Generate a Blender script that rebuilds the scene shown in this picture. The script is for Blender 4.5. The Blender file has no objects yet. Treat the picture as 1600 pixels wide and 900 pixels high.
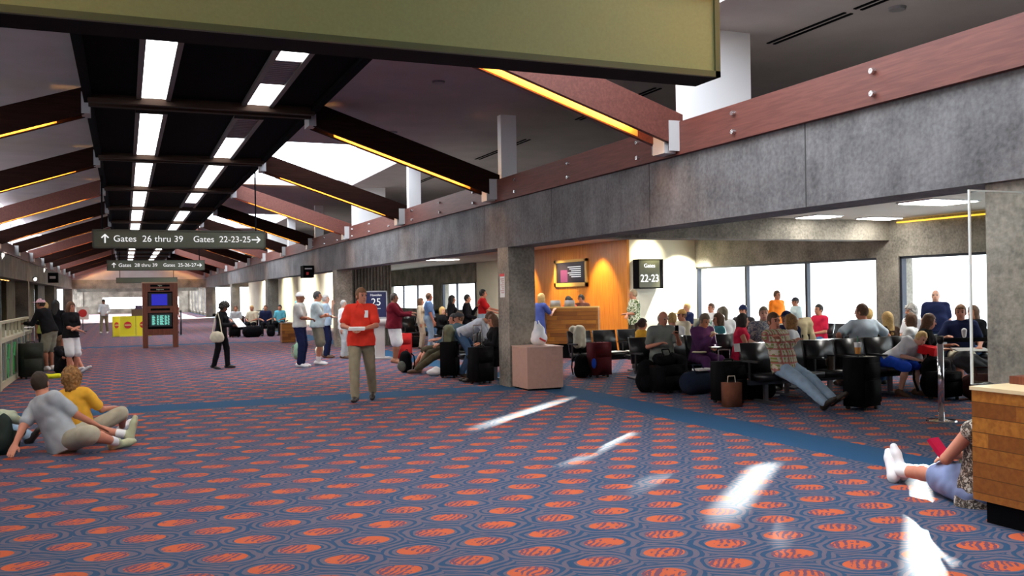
import bpy, bmesh, math, random
import numpy as np
from mathutils import Vector, Matrix
random.seed(7)
C = bpy.context.scene.collection
PI = math.pi
# ---------------------------------------------------------------- camera, world, sun, exposure
FPX = 1440.0
YAW = math.atan(605 / FPX)
cam_d = bpy.data.cameras.new('camera'); cam = bpy.data.objects.new('camera', cam_d); C.objects.link(cam)
cam_d.sensor_width = 36; cam_d.lens = 36 * FPX / 1600; cam_d.shift_y = 6.5 / 1600
cam_d.clip_start = .05; cam_d.clip_end = 400
cam.matrix_world = Matrix.Translation((0, 0, 1.66)) @ Matrix.Rotation(-YAW, 4, 'Z') @ Matrix.Rotation(PI / 2, 4, 'X') @ Matrix.Rotation(-math.radians(.9), 4, 'Z')
bpy.context.scene.camera = cam
w = bpy.data.worlds.new('world'); bpy.context.scene.world = w; w.use_nodes = True
bg = w.node_tree.nodes['Background']; bg.inputs[0].default_value = (.86, .92, 1, 1); bg.inputs[1].default_value = 7.5
sun_d = bpy.data.lights.new('sun', 'SUN'); sun = bpy.data.objects.new('sun', sun_d); C.objects.link(sun)
sun_d.energy = 105; sun_d.angle = math.radians(.55); sun_d.color = (1, .97, .9)
sun.rotation_euler = Vector((-.725, -.689, -.147)).to_track_quat('-Z', 'Y').to_euler()
vs = bpy.context.scene.view_settings
vs.view_transform = 'Standard'; vs.look = 'None'; vs.exposure = 0.0; vs.gamma = 1; vs.use_curve_mapping = False
cy = bpy.context.scene.cycles
cy.use_denoising = True; cy.max_bounces = 7; cy.diffuse_bounces = 4; cy.glossy_bounces = 3; cy.transmission_bounces = 6; cy.transparent_max_bounces = 12
cy.sample_clamp_indirect = 6; cy.caustics_reflective = False; cy.caustics_refractive = False

def area(name, loc, rot, sx, sy, power, col):
    d = bpy.data.lights.new(name, 'AREA'); d.shape = 'RECTANGLE'; d.size = sx; d.size_y = sy; d.energy = power; d.color = col
    o = bpy.data.objects.new(name, d); C.objects.link(o); o.location = loc; o.rotation_euler = rot
    return o
# ---------------------------------------------------------------- materials
_m = {}
def nt(m): return m.node_tree.nodes, m.node_tree.links
def mat(name, col=(.5, .5, .5), rough=.7, metal=0, var=0, scale=6, bump=0, bscale=40, emit=None, estr=0, trans=0, spec=None, stretch=None):
    if name in _m: return _m[name]
    m = bpy.data.materials.new(name); m.use_nodes = True; _m[name] = m
    N, L = nt(m); b = N['Principled BSDF']
    b.inputs['Base Color'].default_value = (*col, 1); b.inputs['Roughness'].default_value = rough; b.inputs['Metallic'].default_value = metal
    if spec is not None: b.inputs['Specular IOR Level'].default_value = spec
    if trans: b.inputs['Transmission Weight'].default_value = trans; b.inputs['IOR'].default_value = 1.45
    if emit: b.inputs['Emission Color'].default_value = (*emit, 1); b.inputs['Emission Strength'].default_value = estr
    if var or bump:
        tc = N.new('ShaderNodeTexCoord'); mp = N.new('ShaderNodeMapping'); L.new(tc.outputs['Object'], mp.inputs[0])
        if stretch: mp.inputs['Scale'].default_value = stretch
    if var:
        n = N.new('ShaderNodeTexNoise'); n.inputs['Scale'].default_value = scale; n.inputs['Detail'].default_value = 6
        L.new(mp.outputs[0], n.inputs['Vector'])
        r = N.new('ShaderNodeValToRGB'); r.color_ramp.elements[0].position = .3; r.color_ramp.elements[1].position = .7
        r.color_ramp.elements[0].color = (*[c * (1 - var) for c in col], 1); r.color_ramp.elements[1].color = (*[min(1, c * (1 + var)) for c in col], 1)
        L.new(n.outputs['Fac'], r.inputs[0]); L.new(r.outputs[0], b.inputs['Base Color'])
    if bump:
        n2 = N.new('ShaderNodeTexNoise'); n2.inputs['Scale'].default_value = bscale; L.new(mp.outputs[0], n2.inputs['Vector'])
        bp = N.new('ShaderNodeBump'); bp.inputs['Strength'].default_value = bump; bp.inputs['Distance'].default_value = .02
        L.new(n2.outputs['Fac'], bp.inputs['Height']); L.new(bp.outputs[0], b.inputs['Normal'])
    return m
def emat(name, col, s): return mat(name, (.03, .03, .03), .6, emit=col, estr=s)

def math_n(N, L, op, a, b=None, c=None):
    n = N.new('ShaderNodeMath'); n.operation = op
    for i, v in enumerate((a, b, c)):
        if v is None: continue
        if isinstance(v, (int, float)): n.inputs[i].default_value = v
        else: L.new(v, n.inputs[i])
    return n.outputs[0]
def mixc(N, L, fac, a, b):
    n = N.new('ShaderNodeMix'); n.data_type = 'RGBA'
    for i, v in ((0, fac), (6, a), (7, b)):
        if isinstance(v, tuple): n.inputs[i].default_value = (*v, 1)
        elif isinstance(v, (int, float)): n.inputs[i].default_value = v
        else: L.new(v, n.inputs[i])
    return n.outputs[2]

def carpet_mat():
    m = bpy.data.materials.new('patterned_carpet'); m.use_nodes = True; N, L = nt(m); b = N['Principled BSDF']
    M = lambda op, a, b_=None, c=None: math_n(N, L, op, a, b_, c)
    tc = N.new('ShaderNodeTexCoord'); sp = N.new('ShaderNodeSeparateXYZ'); L.new(tc.outputs['Object'], sp.inputs[0])
    x, y = sp.outputs[0], sp.outputs[1]
    v = M('DIVIDE', M('SUBTRACT', y, 6.12), .37); j = M('FLOOR', M('ADD', v, .5)); dv = M('MULTIPLY', M('SUBTRACT', v, j), .37)
    u = M('SUBTRACT', M('DIVIDE', M('SUBTRACT', x, 1.03), .465), M('MULTIPLY', M('FLOORED_MODULO', j, 2), .5))
    i = M('FLOOR', M('ADD', u, .5)); du = M('MULTIPLY', M('SUBTRACT', u, i), .465)
    # lie the medallions along the diagonal a little
    c, s = math.cos(.12), math.sin(.12)
    ru = M('ADD', M('MULTIPLY', du, c), M('MULTIPLY', dv, -s)); rv = M('ADD', M('MULTIPLY', du, s), M('MULTIPLY', dv, c))
    nz = N.new('ShaderNodeTexNoise'); nz.inputs['Scale'].default_value = 9; nz.inputs['Detail'].default_value = 3; L.new(tc.outputs['Object'], nz.inputs['Vector'])
    nf = M('SUBTRACT', nz.outputs['Fac'], .5)
    r = M('SQRT', M('ADD', M('POWER', M('ABSOLUTE', M('DIVIDE', ru, .138)), 2), M('POWER', M('ABSOLUTE', M('DIVIDE', rv, .100)), 2)))
    r2 = M('ADD', r, M('MULTIPLY', nf, .12))
    med = M('LESS_THAN', r2, 1.0)
    # strokes inside the medallion
    flip = M('SUBTRACT', M('MULTIPLY', M('FLOORED_MODULO', j, 2), 2), 1)
    st = M('SINE', M('ADD', M('MULTIPLY', M('SUBTRACT', M('MULTIPLY', ru, 1), M('MULTIPLY', rv, .75)), 120), M('MULTIPLY', nf, 14)))
    side = M('ADD', M('MULTIPLY', M('MULTIPLY', ru, flip), 7), M('MULTIPLY', nf, 5))
    stroke = M('MULTIPLY', M('GREATER_THAN', st, .05), M('GREATER_THAN', side, -.35))
    ring = M('MULTIPLY', M('GREATER_THAN', r2, .80), M('MULTIPLY', M('LESS_THAN', r2, .9), M('GREATER_THAN', side, -.1)))
    dark = M('MINIMUM', M('ADD', stroke, ring), 1)
    # palm strokes round the medallions
    nb_ = N.new('ShaderNodeTexNoise'); nb_.inputs['Scale'].default_value = 4.5; nb_.inputs['Detail'].default_value = 1; L.new(tc.outputs['Object'], nb_.inputs['Vector']); nfb = M('SUBTRACT', nb_.outputs['Fac'], .5)
    sw = M('SINE', M('ADD', M('MULTIPLY', r, 13), M('MULTIPLY', nfb, 13)))
    nz2 = N.new('ShaderNodeTexNoise'); nz2.inputs['Scale'].default_value = 3.3; L.new(tc.outputs['Object'], nz2.inputs['Vector'])
    swt = M('GREATER_THAN', M('ADD', sw, M('MULTIPLY', M('SUBTRACT', nz2.outputs['Fac'], .5), 2.2)), -.1)
    ground = mixc(N, L, swt, (.020, .068, .145), (.125, .113, .158))
    g2 = mixc(N, L, med, ground, mixc(N, L, dark, (.56, .115, .040), (.16, .065, .10)))
    # plain blue borders
    edge = M('MULTIPLY', M('GREATER_THAN', x, 6.42), M('LESS_THAN', x, 7.12))
    cross = M('MULTIPLY', M('MULTIPLY', M('GREATER_THAN', y, 14.45), M('LESS_THAN', y, 15.3)), M('LESS_THAN', x, 6.5))
    cross2 = M('MULTIPLY', M('MULTIPLY', M('GREATER_THAN', y, 34.0), M('LESS_THAN', y, 34.9)), M('LESS_THAN', x, 6.5))
    blue = M('MINIMUM', M('ADD', M('ADD', edge, cross), cross2), 1)
    g3 = mixc(N, L, blue, g2, (.012, .085, .19))
    fz = N.new('ShaderNodeTexNoise'); fz.inputs['Scale'].default_value = 260; L.new(tc.outputs['Object'], fz.inputs['Vector'])
    g4 = mixc(N, L, M('MULTIPLY', fz.outputs['Fac'], .5), g3, (.02, .02, .03))
    L.new(g4, b.inputs['Base Color']); b.inputs['Roughness'].default_value = .95; b.inputs['Specular IOR Level'].default_value = .15
    bp = N.new('ShaderNodeBump'); bp.inputs['Strength'].default_value = .35; bp.inputs['Distance'].default_value = .004; L.new(fz.outputs['Fac'], bp.inputs['Height']); L.new(bp.outputs[0], b.inputs['Normal'])
    return m

def concrete_mat(name, col=(.2, .19, .17), seams=None, ribs=False):
    m = bpy.data.materials.new(name); m.use_nodes = True; N, L = nt(m); b = N['Principled BSDF']; _m[name] = m
    M = lambda op, a, b_=None, c=None: math_n(N, L, op, a, b_, c)
    tc = N.new('ShaderNodeTexCoord')
    n1 = N.new('ShaderNodeTexNoise'); n1.inputs['Scale'].default_value = 1.6; n1.inputs['Detail'].default_value = 8; L.new(tc.outputs['Object'], n1.inputs['Vector'])
    n2 = N.new('ShaderNodeTexNoise'); n2.inputs['Scale'].default_value = 24; n2.inputs['Detail'].default_value = 5; L.new(tc.outputs['Object'], n2.inputs['Vector'])
    f = M('ADD', M('MULTIPLY', n1.outputs['Fac'], .6), M('MULTIPLY', n2.outputs['Fac'], .4))
    r = N.new('ShaderNodeValToRGB'); r.color_ramp.elements[0].position = .36; r.color_ramp.elements[1].position = .64
    r.color_ramp.elements[0].color = (*[c * .5 for c in col], 1); r.color_ramp.elements[1].color = (*[c * 1.5 for c in col], 1)
    if ribs:
        mp = N.new('ShaderNodeMapping'); mp.inputs['Scale'].default_value = (9, 9, .7); L.new(tc.outputs['Object'], mp.inputs[0]); n3 = N.new('ShaderNodeTexNoise'); n3.inputs['Scale'].default_value = 1.5; n3.inputs['Detail'].default_value = 4; L.new(mp.outputs[0], n3.inputs['Vector'])
        f = M('ADD', M('MULTIPLY', f, .83), M('MULTIPLY', n3.outputs['Fac'], .17))
    L.new(f, r.inputs[0]); out = r.outputs[0]
    if seams:
        sp = N.new('ShaderNodeSeparateXYZ'); L.new(tc.outputs['Object'], sp.inputs[0])
        mo = M('FLOORED_MODULO', M('ADD', sp.outputs[1], seams[1]), seams[0])
        out = mixc(N, L, M('LESS_THAN', mo, .018), out, (.03, .03, .03))
    L.new(out, b.inputs['Base Color']); b.inputs['Roughness'].default_value = .85
    bp = N.new('ShaderNodeBump'); bp.inputs['Strength'].default_value = .4; bp.inputs['Distance'].default_value = .01; L.new(n2.outputs['Fac'], bp.inputs['Height']); L.new(bp.outputs[0], b.inputs['Normal'])
    return m

def wood_mat(name, c1, c2, axis=0, rough=.4, plank=None, scale=3):
    # grain along one object axis; plank = (z height of a board, length, c3)
    m = bpy.data.materials.new(name); m.use_nodes = True; N, L = nt(m); b = N['Principled BSDF']; _m[name] = m
    M = lambda op, a, b_=None, c=None: math_n(N, L, op, a, b_, c)
    tc = N.new('ShaderNodeTexCoord'); mp = N.new('ShaderNodeMapping'); L.new(tc.outputs['Object'], mp.inputs[0])
    sc = [12, 12, 12]; sc[axis] = .9; mp.inputs['Scale'].default_value = sc
    n1 = N.new('ShaderNodeTexNoise'); n1.inputs['Scale'].default_value = scale; n1.inputs['Detail'].default_value = 6; n1.inputs['Distortion'].default_value = .6; L.new(mp.outputs[0], n1.inputs['Vector'])
    r = N.new('ShaderNodeValToRGB'); r.color_ramp.elements[0].position = .35; r.color_ramp.elements[1].position = .68
    r.color_ramp.elements[0].color = (*c1, 1); r.color_ramp.elements[1].color = (*c2, 1); L.new(n1.outputs['Fac'], r.inputs[0]); out = r.outputs[0]
    if plank:
        sp = N.new('ShaderNodeSeparateXYZ'); L.new(tc.outputs['Object'], sp.inputs[0])
        row = M('FLOOR', M('DIVIDE', sp.outputs[2], plank[0])); along = M('ADD', sp.outputs[0], sp.outputs[1])
        k = M('FLOOR', M('DIVIDE', M('ADD', along, M('MULTIPLY', row, .73)), plank[1]))
        wn = N.new('ShaderNodeTexWhiteNoise'); wn.noise_dimensions = '2D'; cb = N.new('ShaderNodeCombineXYZ'); L.new(row, cb.inputs[0]); L.new(k, cb.inputs[1]); L.new(cb.outputs[0], wn.inputs['Vector'])
        out = mixc(N, L, M('MULTIPLY', wn.outputs['Value'], .85), out, plank[2])
        gap = M('LESS_THAN', M('FLOORED_MODULO', sp.outputs[2], plank[0]), .006)
        out = mixc(N, L, gap, out, tuple(c * .3 for c in c1))
    L.new(out, b.inputs['Base Color']); b.inputs['Roughness'].default_value = rough
    return m

def checker_shirt(name, cols, sx, sz, thr=.5):
    # woven plaid from bands of colour in object space
    m = bpy.data.materials.new(name); m.use_nodes = True; N, L = nt(m); b = N['Principled BSDF']; _m[name] = m
    M = lambda op, a, b_=None, c=None: math_n(N, L, op, a, b_, c)
    tc = N.new('ShaderNodeTexCoord'); sp = N.new('ShaderNodeSeparateXYZ'); L.new(tc.outputs['Object'], sp.inputs[0])
    bx_ = M('GREATER_THAN', M('SINE', M('MULTIPLY', sp.outputs[0], sx)), .1); bz_ = M('GREATER_THAN', M('SINE', M('MULTIPLY', sp.outputs[2], sz)), .1)
    t = M('GREATER_THAN', M('SINE', M('MULTIPLY', sp.outputs[0], sx * .5)), .75)
    t2 = M('GREATER_THAN', M('SINE', M('MULTIPLY', sp.outputs[2], sz * .5)), .75)
    o = mixc(N, L, bx_, cols[0], cols[1]); o = mixc(N, L, M('MULTIPLY', bz_, .6), o, cols[2]); o = mixc(N, L, M('MULTIPLY', M('MAXIMUM', t, t2), .8), o, cols[3])
    L.new(o, b.inputs['Base Color']); b.inputs['Roughness'].default_value = .9
    return m
def floral(name, c1, c2, c3, scale=14):
    m = bpy.data.materials.new(name); m.use_nodes = True; N, L = nt(m); b = N['Principled BSDF']; _m[name] = m
    tc = N.new('ShaderNodeTexCoord'); n = N.new('ShaderNodeTexNoise'); n.inputs['Scale'].default_value = scale; n.inputs['Detail'].default_value = 2; n.inputs['Distortion'].default_value = 1.5; L.new(tc.outputs['Object'], n.inputs['Vector'])
    r = N.new('ShaderNodeValToRGB'); r.color_ramp.interpolation = 'CONSTANT'; e = r.color_ramp.elements; e[0].position = 0; e[0].color = (*c1, 1); e[1].position = .47; e[1].color = (*c2, 1)
    k = e.new(.56); k.color = (*c3, 1); L.new(n.outputs['Fac'], r.inputs[0]); L.new(r.outputs[0], b.inputs['Base Color']); b.inputs['Roughness'].default_value = .9
    return m

CARPET = carpet_mat()
CONC = concrete_mat('board_marked_concrete', (.118, .116, .118), seams=(2.92, 1.55), ribs=True); CONC2 = concrete_mat('warm_concrete', (.22, .20, .165)); CONC3 = concrete_mat('dark_concrete', (.12, .115, .095))
CEIL = mat('ceiling_plaster', (.40, .37, .37), .9, var=.08, scale=1.5)
LCEIL = mat('lounge_ceiling', (.62, .56, .48), .9)
BLACK = mat('black_paint', (.004, .004, .005), .95, spec=.05)
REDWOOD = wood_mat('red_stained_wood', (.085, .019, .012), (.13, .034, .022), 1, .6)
RAFT_SHADED = wood_mat('shaded_rafter_wood', (.012, .005, .004), (.02, .008, .006), 0, .95)  # rafter wood taken down to near black, shade put into its colour
RAFT_SHADED.node_tree.nodes['Principled BSDF'].inputs['Specular IOR Level'].default_value = .05
WHITE = mat('white_paint', (.82, .82, .84), .6); CREAM = mat('cream_wall', (.74, .70, .55), .8, var=.04, scale=2)
FLUO = emat('fluorescent_diffuser', (1, 1, 1), 9); PANEL = emat('light_panel', (1, .97, .90), 30); TUBE = emat('warm_tube', (1, .60, .2), 70)
STEEL = mat('brushed_steel', (.62, .62, .62), .25, 1); DSTEEL = mat('dark_metal', (.03, .035, .05), .4, .4); CHROME = mat('chrome', (.8, .8, .82), .12, 1)
OLIVE = mat('olive_sign_face', (.29, .33, .145), .6, var=.05, scale=60); OLIVED = mat('dark_olive_sign', (.055, .062, .038), .6); SIGNTXT = emat('sign_lettering', (1, 1, 1), .9)
GLASS = bpy.data.materials.new('clear_glass'); GLASS.use_nodes = True; N_, L_n = nt(GLASS); N_.remove(N_['Principled BSDF'])
_t = N_.new('ShaderNodeBsdfTransparent'); _t.inputs[0].default_value = (.95, .97, .96, 1); _g = N_.new('ShaderNodeBsdfGlossy'); _g.inputs['Roughness'].default_value = .03
_f = N_.new('ShaderNodeLayerWeight'); _q = N_.new('ShaderNodeMath'); _q.operation = 'POWER'; _q.inputs[1].default_value = 5; L_n.new(_f.outputs['Facing'], _q.inputs[0]); _q2 = N_.new('ShaderNodeMath'); _q2.operation = 'MULTIPLY_ADD'; _q2.inputs[1].default_value = .6; _q2.inputs[2].default_value = .02; L_n.new(_q.outputs[0], _q2.inputs[0]); _x = N_.new('ShaderNodeMixShader'); L_n.new(_q2.outputs[0], _x.inputs[0]); L_n.new(_t.outputs[0], _x.inputs[1]); L_n.new(_g.outputs[0], _x.inputs[2]); L_n.new(_x.outputs[0], N_['Material Output'].inputs[0])
WOODP = wood_mat('orange_wood_panel', (.50, .15, .012), (.68, .26, .025), 2, .4, scale=1.5)
WOODC = wood_mat('butcher_block', (.34, .12, .015), (.52, .22, .03), 0, .35, plank=(.105, .62, (.13, .035, .006)), scale=2)
WOODK = wood_mat('kiosk_wood', (.10, .022, .007), (.17, .045, .016), 2, .5)
TAN = mat('tan_laminate', (.50, .30, .23), .6, var=.06, scale=20)

# ---------------------------------------------------------------- mesh helpers
def bx(bm, x0, x1, y0, y1, z0, z1, M=None):
    vs_ = [bm.verts.new(Vector(p)) for p in ((x0, y0, z0), (x1, y0, z0), (x1, y1, z0), (x0, y1, z0), (x0, y0, z1), (x1, y0, z1), (x1, y1, z1), (x0, y1, z1))]
    for f in ((0, 3, 2, 1), (4, 5, 6, 7), (0, 1, 5, 4), (1, 2, 6, 5), (2, 3, 7, 6), (3, 0, 4, 7)): bm.faces.new([vs_[i] for i in f])
    if M is not None: bmesh.ops.transform(bm, matrix=M, verts=vs_)
    return vs_
def cyl(bm, p0, p1, r0, r1=None, n=12):
    r1 = r0 if r1 is None else r1; p0, p1 = Vector(p0), Vector(p1); d = (p1 - p0).normalized(); a = d.orthogonal().normalized(); b = d.cross(a)
    A = [bm.verts.new(p0 + (a * math.cos(t) + b * math.sin(t)) * r0) for t in [2 * PI * k / n for k in range(n)]]
    B = [bm.verts.new(p1 + (a * math.cos(t) + b * math.sin(t)) * r1) for t in [2 * PI * k / n for k in range(n)]]
    for k in range(n): bm.faces.new((A[k], A[(k + 1) % n], B[(k + 1) % n], B[k]))
    bm.faces.new(A[::-1]); bm.faces.new(B)
def tube(bm, pts, r, n=8):
    for a, b in zip(pts, pts[1:]): cyl(bm, a, b, r, r, n)
def obj(name, bm, m, parent=None, bevel=0, smooth=False, seg=2):
    me = bpy.data.meshes.new(name)
    if bevel: bmesh.ops.bevel(bm, geom=[e for e in bm.edges if len(e.link_faces) == 2 and e.calc_face_angle(0) > .6], offset=bevel, segments=seg, affect='EDGES', profile=.5)
    bmesh.ops.recalc_face_normals(bm, faces=bm.faces); bm.to_mesh(me); bm.free()
    me.materials.append(m)
    if smooth:
        for p in me.polygons: p.use_smooth = True
    o = bpy.data.objects.new(name, me); C.objects.link(o)
    if parent: o.parent = parent
    return o
def box(name, x0, x1, y0, y1, z0, z1, m, parent=None, bevel=0):
    bm = bmesh.new(); bx(bm, x0, x1, y0, y1, z0, z1); return obj(name, bm, m, parent, bevel)
def thing(name, label, cat, loc=(0, 0, 0), rz=0, group=None):
    o = bpy.data.objects.new(name, None); C.objects.link(o); o.location = loc; o.rotation_euler = (0, 0, rz); o.empty_display_size = .1
    return tag(o, label, cat, group)
def tag(o, label, cat, group=None):
    o['label'] = label; o['category'] = cat
    if group: o['group'] = group
    return o
def struct(o): o['kind'] = 'structure'; return o
def text(name, s, size, m, parent, loc, rot, align='CENTER', ext=.002, bold=.0, xs=1.0):
    cu = bpy.data.curves.new(name, 'FONT'); cu.body = s; cu.size = size; cu.align_x = align; cu.align_y = 'CENTER'; cu.extrude = ext; cu.offset = bold
    t = bpy.data.objects.new(name, cu); C.objects.link(t)
    bpy.context.view_layer.update(); me = bpy.data.meshes.new_from_object(t.evaluated_get(bpy.context.evaluated_depsgraph_get())); bpy.data.objects.remove(t)
    me.name = name; me.materials.clear(); me.materials.append(m)
    o = bpy.data.objects.new(name, me); C.objects.link(o); o.parent = parent; o.location = loc; o.rotation_euler = rot; o.scale = (xs, 1, 1)
    return o
ORD = ['first', 'second', 'third', 'fourth', 'fifth', 'sixth', 'seventh', 'eighth', 'ninth', 'tenth', 'eleventh', 'twelfth', 'thirteenth', 'fourteenth']

# ---------------------------------------------------------------- the building shell
CX = 1.19; SX0, SX1 = -.46, 2.84; BXR = 6.18; BXL = 2 * CX - BXR; RAFT = [3.7 + 5.84 * k for k in range(14)]; YE = 80.0; RAFT = [y for y in RAFT if y < YE]
ZS = 4.85
bm = bmesh.new(); bx(bm, -9, 15.4, -6, 80.5, -.1, 0); bx(bm, -4.5, 7, 80.5, 108.3, -.1, 0); struct(obj('floor', bm, CARPET))
# upper ceiling with skylight openings
bm = bmesh.new()
bx(bm, SX1, 2.95, -6, YE, ZS, ZS + .2); bx(bm, 6.16, 10.4, -6, YE, ZS, ZS + .2)
sky = [(2, 9.54), (19.4, 27.06), (36.9, 44.58), (54.4, 62.1)]; y = -6
for a, b in sky: bx(bm, 2.95, 6.16, y, a, ZS, ZS + .2); y = b
bx(bm, 2.95, 6.16, y, YE, ZS, ZS + .2)
bx(bm, -3.75, SX0, -6, YE, ZS, ZS + .2); bx(bm, -7, -6.3, -6, YE, ZS, ZS + .2)
for y in RAFT: bx(bm, -6.3, -3.75, y - .5, y + .5, ZS, ZS + .2)
for a, b in sky: bx(bm, 6.16, 6.3, a - .2, b + .2, ZS + .2, ZS + 1.0); bx(bm, 2.8, 2.95, a - .2, b + .2, ZS + .2, ZS + .5)  # curbs added to keep low sun from coming through the skylights
struct(obj('ceiling', bm, CEIL))
bm = bmesh.new(); bx(bm, SX0, SX1, -6, YE, 4.66, ZS + .25); bx(bm, SX0 - .06, SX0 + .06, -6, YE, 4.60, ZS + .02); bx(bm, SX1 - .06, SX1 + .06, -6, YE, 4.60, ZS + .02)
struct(obj('trim_1', bm, BLACK))
bm = bmesh.new()
for y in RAFT[1:]:
    bx(bm, SX0, SX1, y - .62, y - .5, 4.54, 4.68); bx(bm, SX0, SX1, y - .3, y - .18, 4.54, 4.68)
struct(obj('trim_2', bm, wood_mat('spine_wood', (.02, .007, .002), (.03, .012, .004), 0, .9)))
# upper side walls above the lounges
struct(box('wall_right_upper', 10.3, 10.5, -6, YE, 3.25, ZS + .2, CEIL)); bm = bmesh.new(); bx(bm, -7, -6.8, -6, YE, 3.27, 3.5); bx(bm, -7, -6.8, -6, YE, 4.78, ZS + .2)
for y in RAFT: bx(bm, -7, -6.8, y - .1, y + .1, 3.5, 4.8)
struct(obj('wall_left_upper', bm, CEIL))
# edge beams
for nm, x0, x1 in (('trim_3', BXR, BXR + .5), ('trim_4', BXL - .5, BXL)):
    bm = bmesh.new(); bx(bm, x0, x1, -6, YE + 1, 2.45, 3.27); struct(obj(nm, bm, CONC if nm == 'trim_3' else CONC3))
# lounge ceilings
struct(box('ceiling_right', BXR + .5, 15.4, -6, YE, 3.05, 3.25, LCEIL)); struct(box('ceiling_left', -9, BXL - .5, -6, YE, 3.0, 3.27, CONC3))
# ledgers with bolts
t = struct(box('trim_5', BXR - .06, BXR + .06, -6, YE, 3.27, 3.66, REDWOOD)); t2 = struct(box('trim_6', BXL - .06, BXL + .06, -6, YE, 3.27, 3.66, REDWOOD))
for k in range(14):
    y = 6.25 + 2.02 * k
    bm = bmesh.new()
    for z in (3.36, 3.56): cyl(bm, (BXR - .1, y, z), (BXR - .06, y, z), .026, .03, 10)
    obj('bolt', bm, STEEL, t)
# columns
def column(x0, y0, label, m=CONC2, sx=.5, sy=.5, z=2.45):
    bm = bmesh.new(); bx(bm, x0, x0 + sx, y0, y0 + sy, 0, z); return tag(obj('concrete_column', bm, m, None, .02), label, 'column')
COLN = column(BXR, 14.85, 'square concrete column standing beside the beige bin', CONC2)
column(BXR + .05, 4.72, 'pale concrete column behind the front wooden counter at right edge', CONC2)
column(BXR, 29.02, 'concrete column at the near end of the ribbed wall', CONC2, sy=.6); column(BXR, 44.32, 'dark concrete column beside the far gate seats', CONC3, sy=.8); column(BXR, 60.0, 'concrete column nearest the far windows on the right', CONC2, sy=.9)
for k, y in enumerate((14.85, 29.0, 44.3, 60.0)): column(BXL - .5, y, 'dark concrete column, %s along the left side' % ORD[k], CONC3)
# lounge right: ribs, window wall
bm = bmesh.new(); bx(bm, BXR + .5, 14.9, 14.85, 15.35, 2.63, 3.05); struct(obj('trim_7', bm, CONC2))
bm = bmesh.new(); bx(bm, 14.9, 15.3, -6, 22.2, 2.28, 3.05); bx(bm, 14.9, 15.3, 14.62, 15.22, 0, 2.28); bx(bm, 14.9, 15.3, -6, 22.2, 0, .55); bx(bm, 14.9, 15.3, -6, 5.5, 0, 2.28)
bx(bm, 14.9, 15.3, 39.9, 56, 2.15, 3.05); bx(bm, 14.9, 15.3, 39.9, 56, 0, .8); bx(bm, 14.9, 15.3, 44.72, 46.2, 0, 2.2); bx(bm, 14.9, 15.3, 55.2, YE, 0, 3.05)
struct(obj('wall_right', bm, CONC2))
struct(box('wall_core', 12.75, 15.3, 22.05, 31.2, 0, 3.05, CREAM)); struct(box('wall_right_cream', 15.0, 15.3, 31.2, 39.95, 0, 3.05, CREAM))
def window(n, y0, y1, mull, z0=.55, z1=2.28):
    o = bpy.data.objects.new('window_%d' % n, None); C.objects.link(o); o.location = (15.0, (y0 + y1) / 2, z0); o['kind'] = 'structure'
    bm = bmesh.new(); h = z1 - z0; L_ = (y1 - y0) / 2
    bx(bm, -.06, .06, -L_, L_, 0, .05); bx(bm, -.06, .06, -L_, L_, h - .05, h); bx(bm, -.06, .06, -L_, -L_ + .06, 0, h); bx(bm, -.06, .06, L_ - .06, L_, 0, h)
    for y in mull: bx(bm, -.05, .05, y - (y0 + y1) / 2 - .04, y - (y0 + y1) / 2 + .04, 0, h)
    f = obj('window_frame', bm, DSTEEL, o)
    ys = sorted([y0, y1, *mull])
    for a, b in zip(ys, ys[1:]): box('pane', -.004, .004, a - (y0 + y1) / 2 + .04, b - (y0 + y1) / 2 - .04, .05, h - .05, GLASS, o)
window(1, 15.22, 22.05, (19.82, 17.51)); window(2, 5.5, 14.62, (11.6, 8.6)); window(3, 46.2, 55.2, (52, 49.2), .8, 2.15); window(4, 39.95, 44.72, (42.6,), .8, 2.15)
# wood wall, core
struct(box('wall_wood', 12.66, 12.74, 22.0, 31.0, 0, 3.05, WOODP))
# ribbed stub wall and shops beyond
bm = bmesh.new(); bx(bm, BXR + .5, 8.0, 29.3, 29.6, 0, 3.05)
for k in range(13): bx(bm, BXR + .53 + k * .105, BXR + .58 + k * .105, 29.24, 29.3, 0, 3.05)
struct(obj('wall_ribbed', bm, CONC3))
bm = bmesh.new(); bx(bm, 9.6, 9.8, 38, YE, 0, 3.05); bx(bm, 9.6, 14.9, 56.2, 56.4, 0, 3.05); struct(obj('wall_cream_far', bm, CREAM))
# near part of the hall behind the camera
struct(box('wall_back', -9, 16.5, -6.2, -6, 0, 5.1, CONC3)); 
# left side
struct(box('wall_left', -8.2, -8, -6, YE, 0, 3.2, CONC3))
bm = bmesh.new()
for y0, y1 in ((24.5, 28.5), (30.2, 37), (39.5, 43.7), (46, 59.5), (62, 79)): bx(bm, -5.0, -4.8, y0, y1, 0, 3.0)
struct(obj('wall_left_shops', bm, concrete_mat('dark_brick', (.10, .095, .06))))
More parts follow.
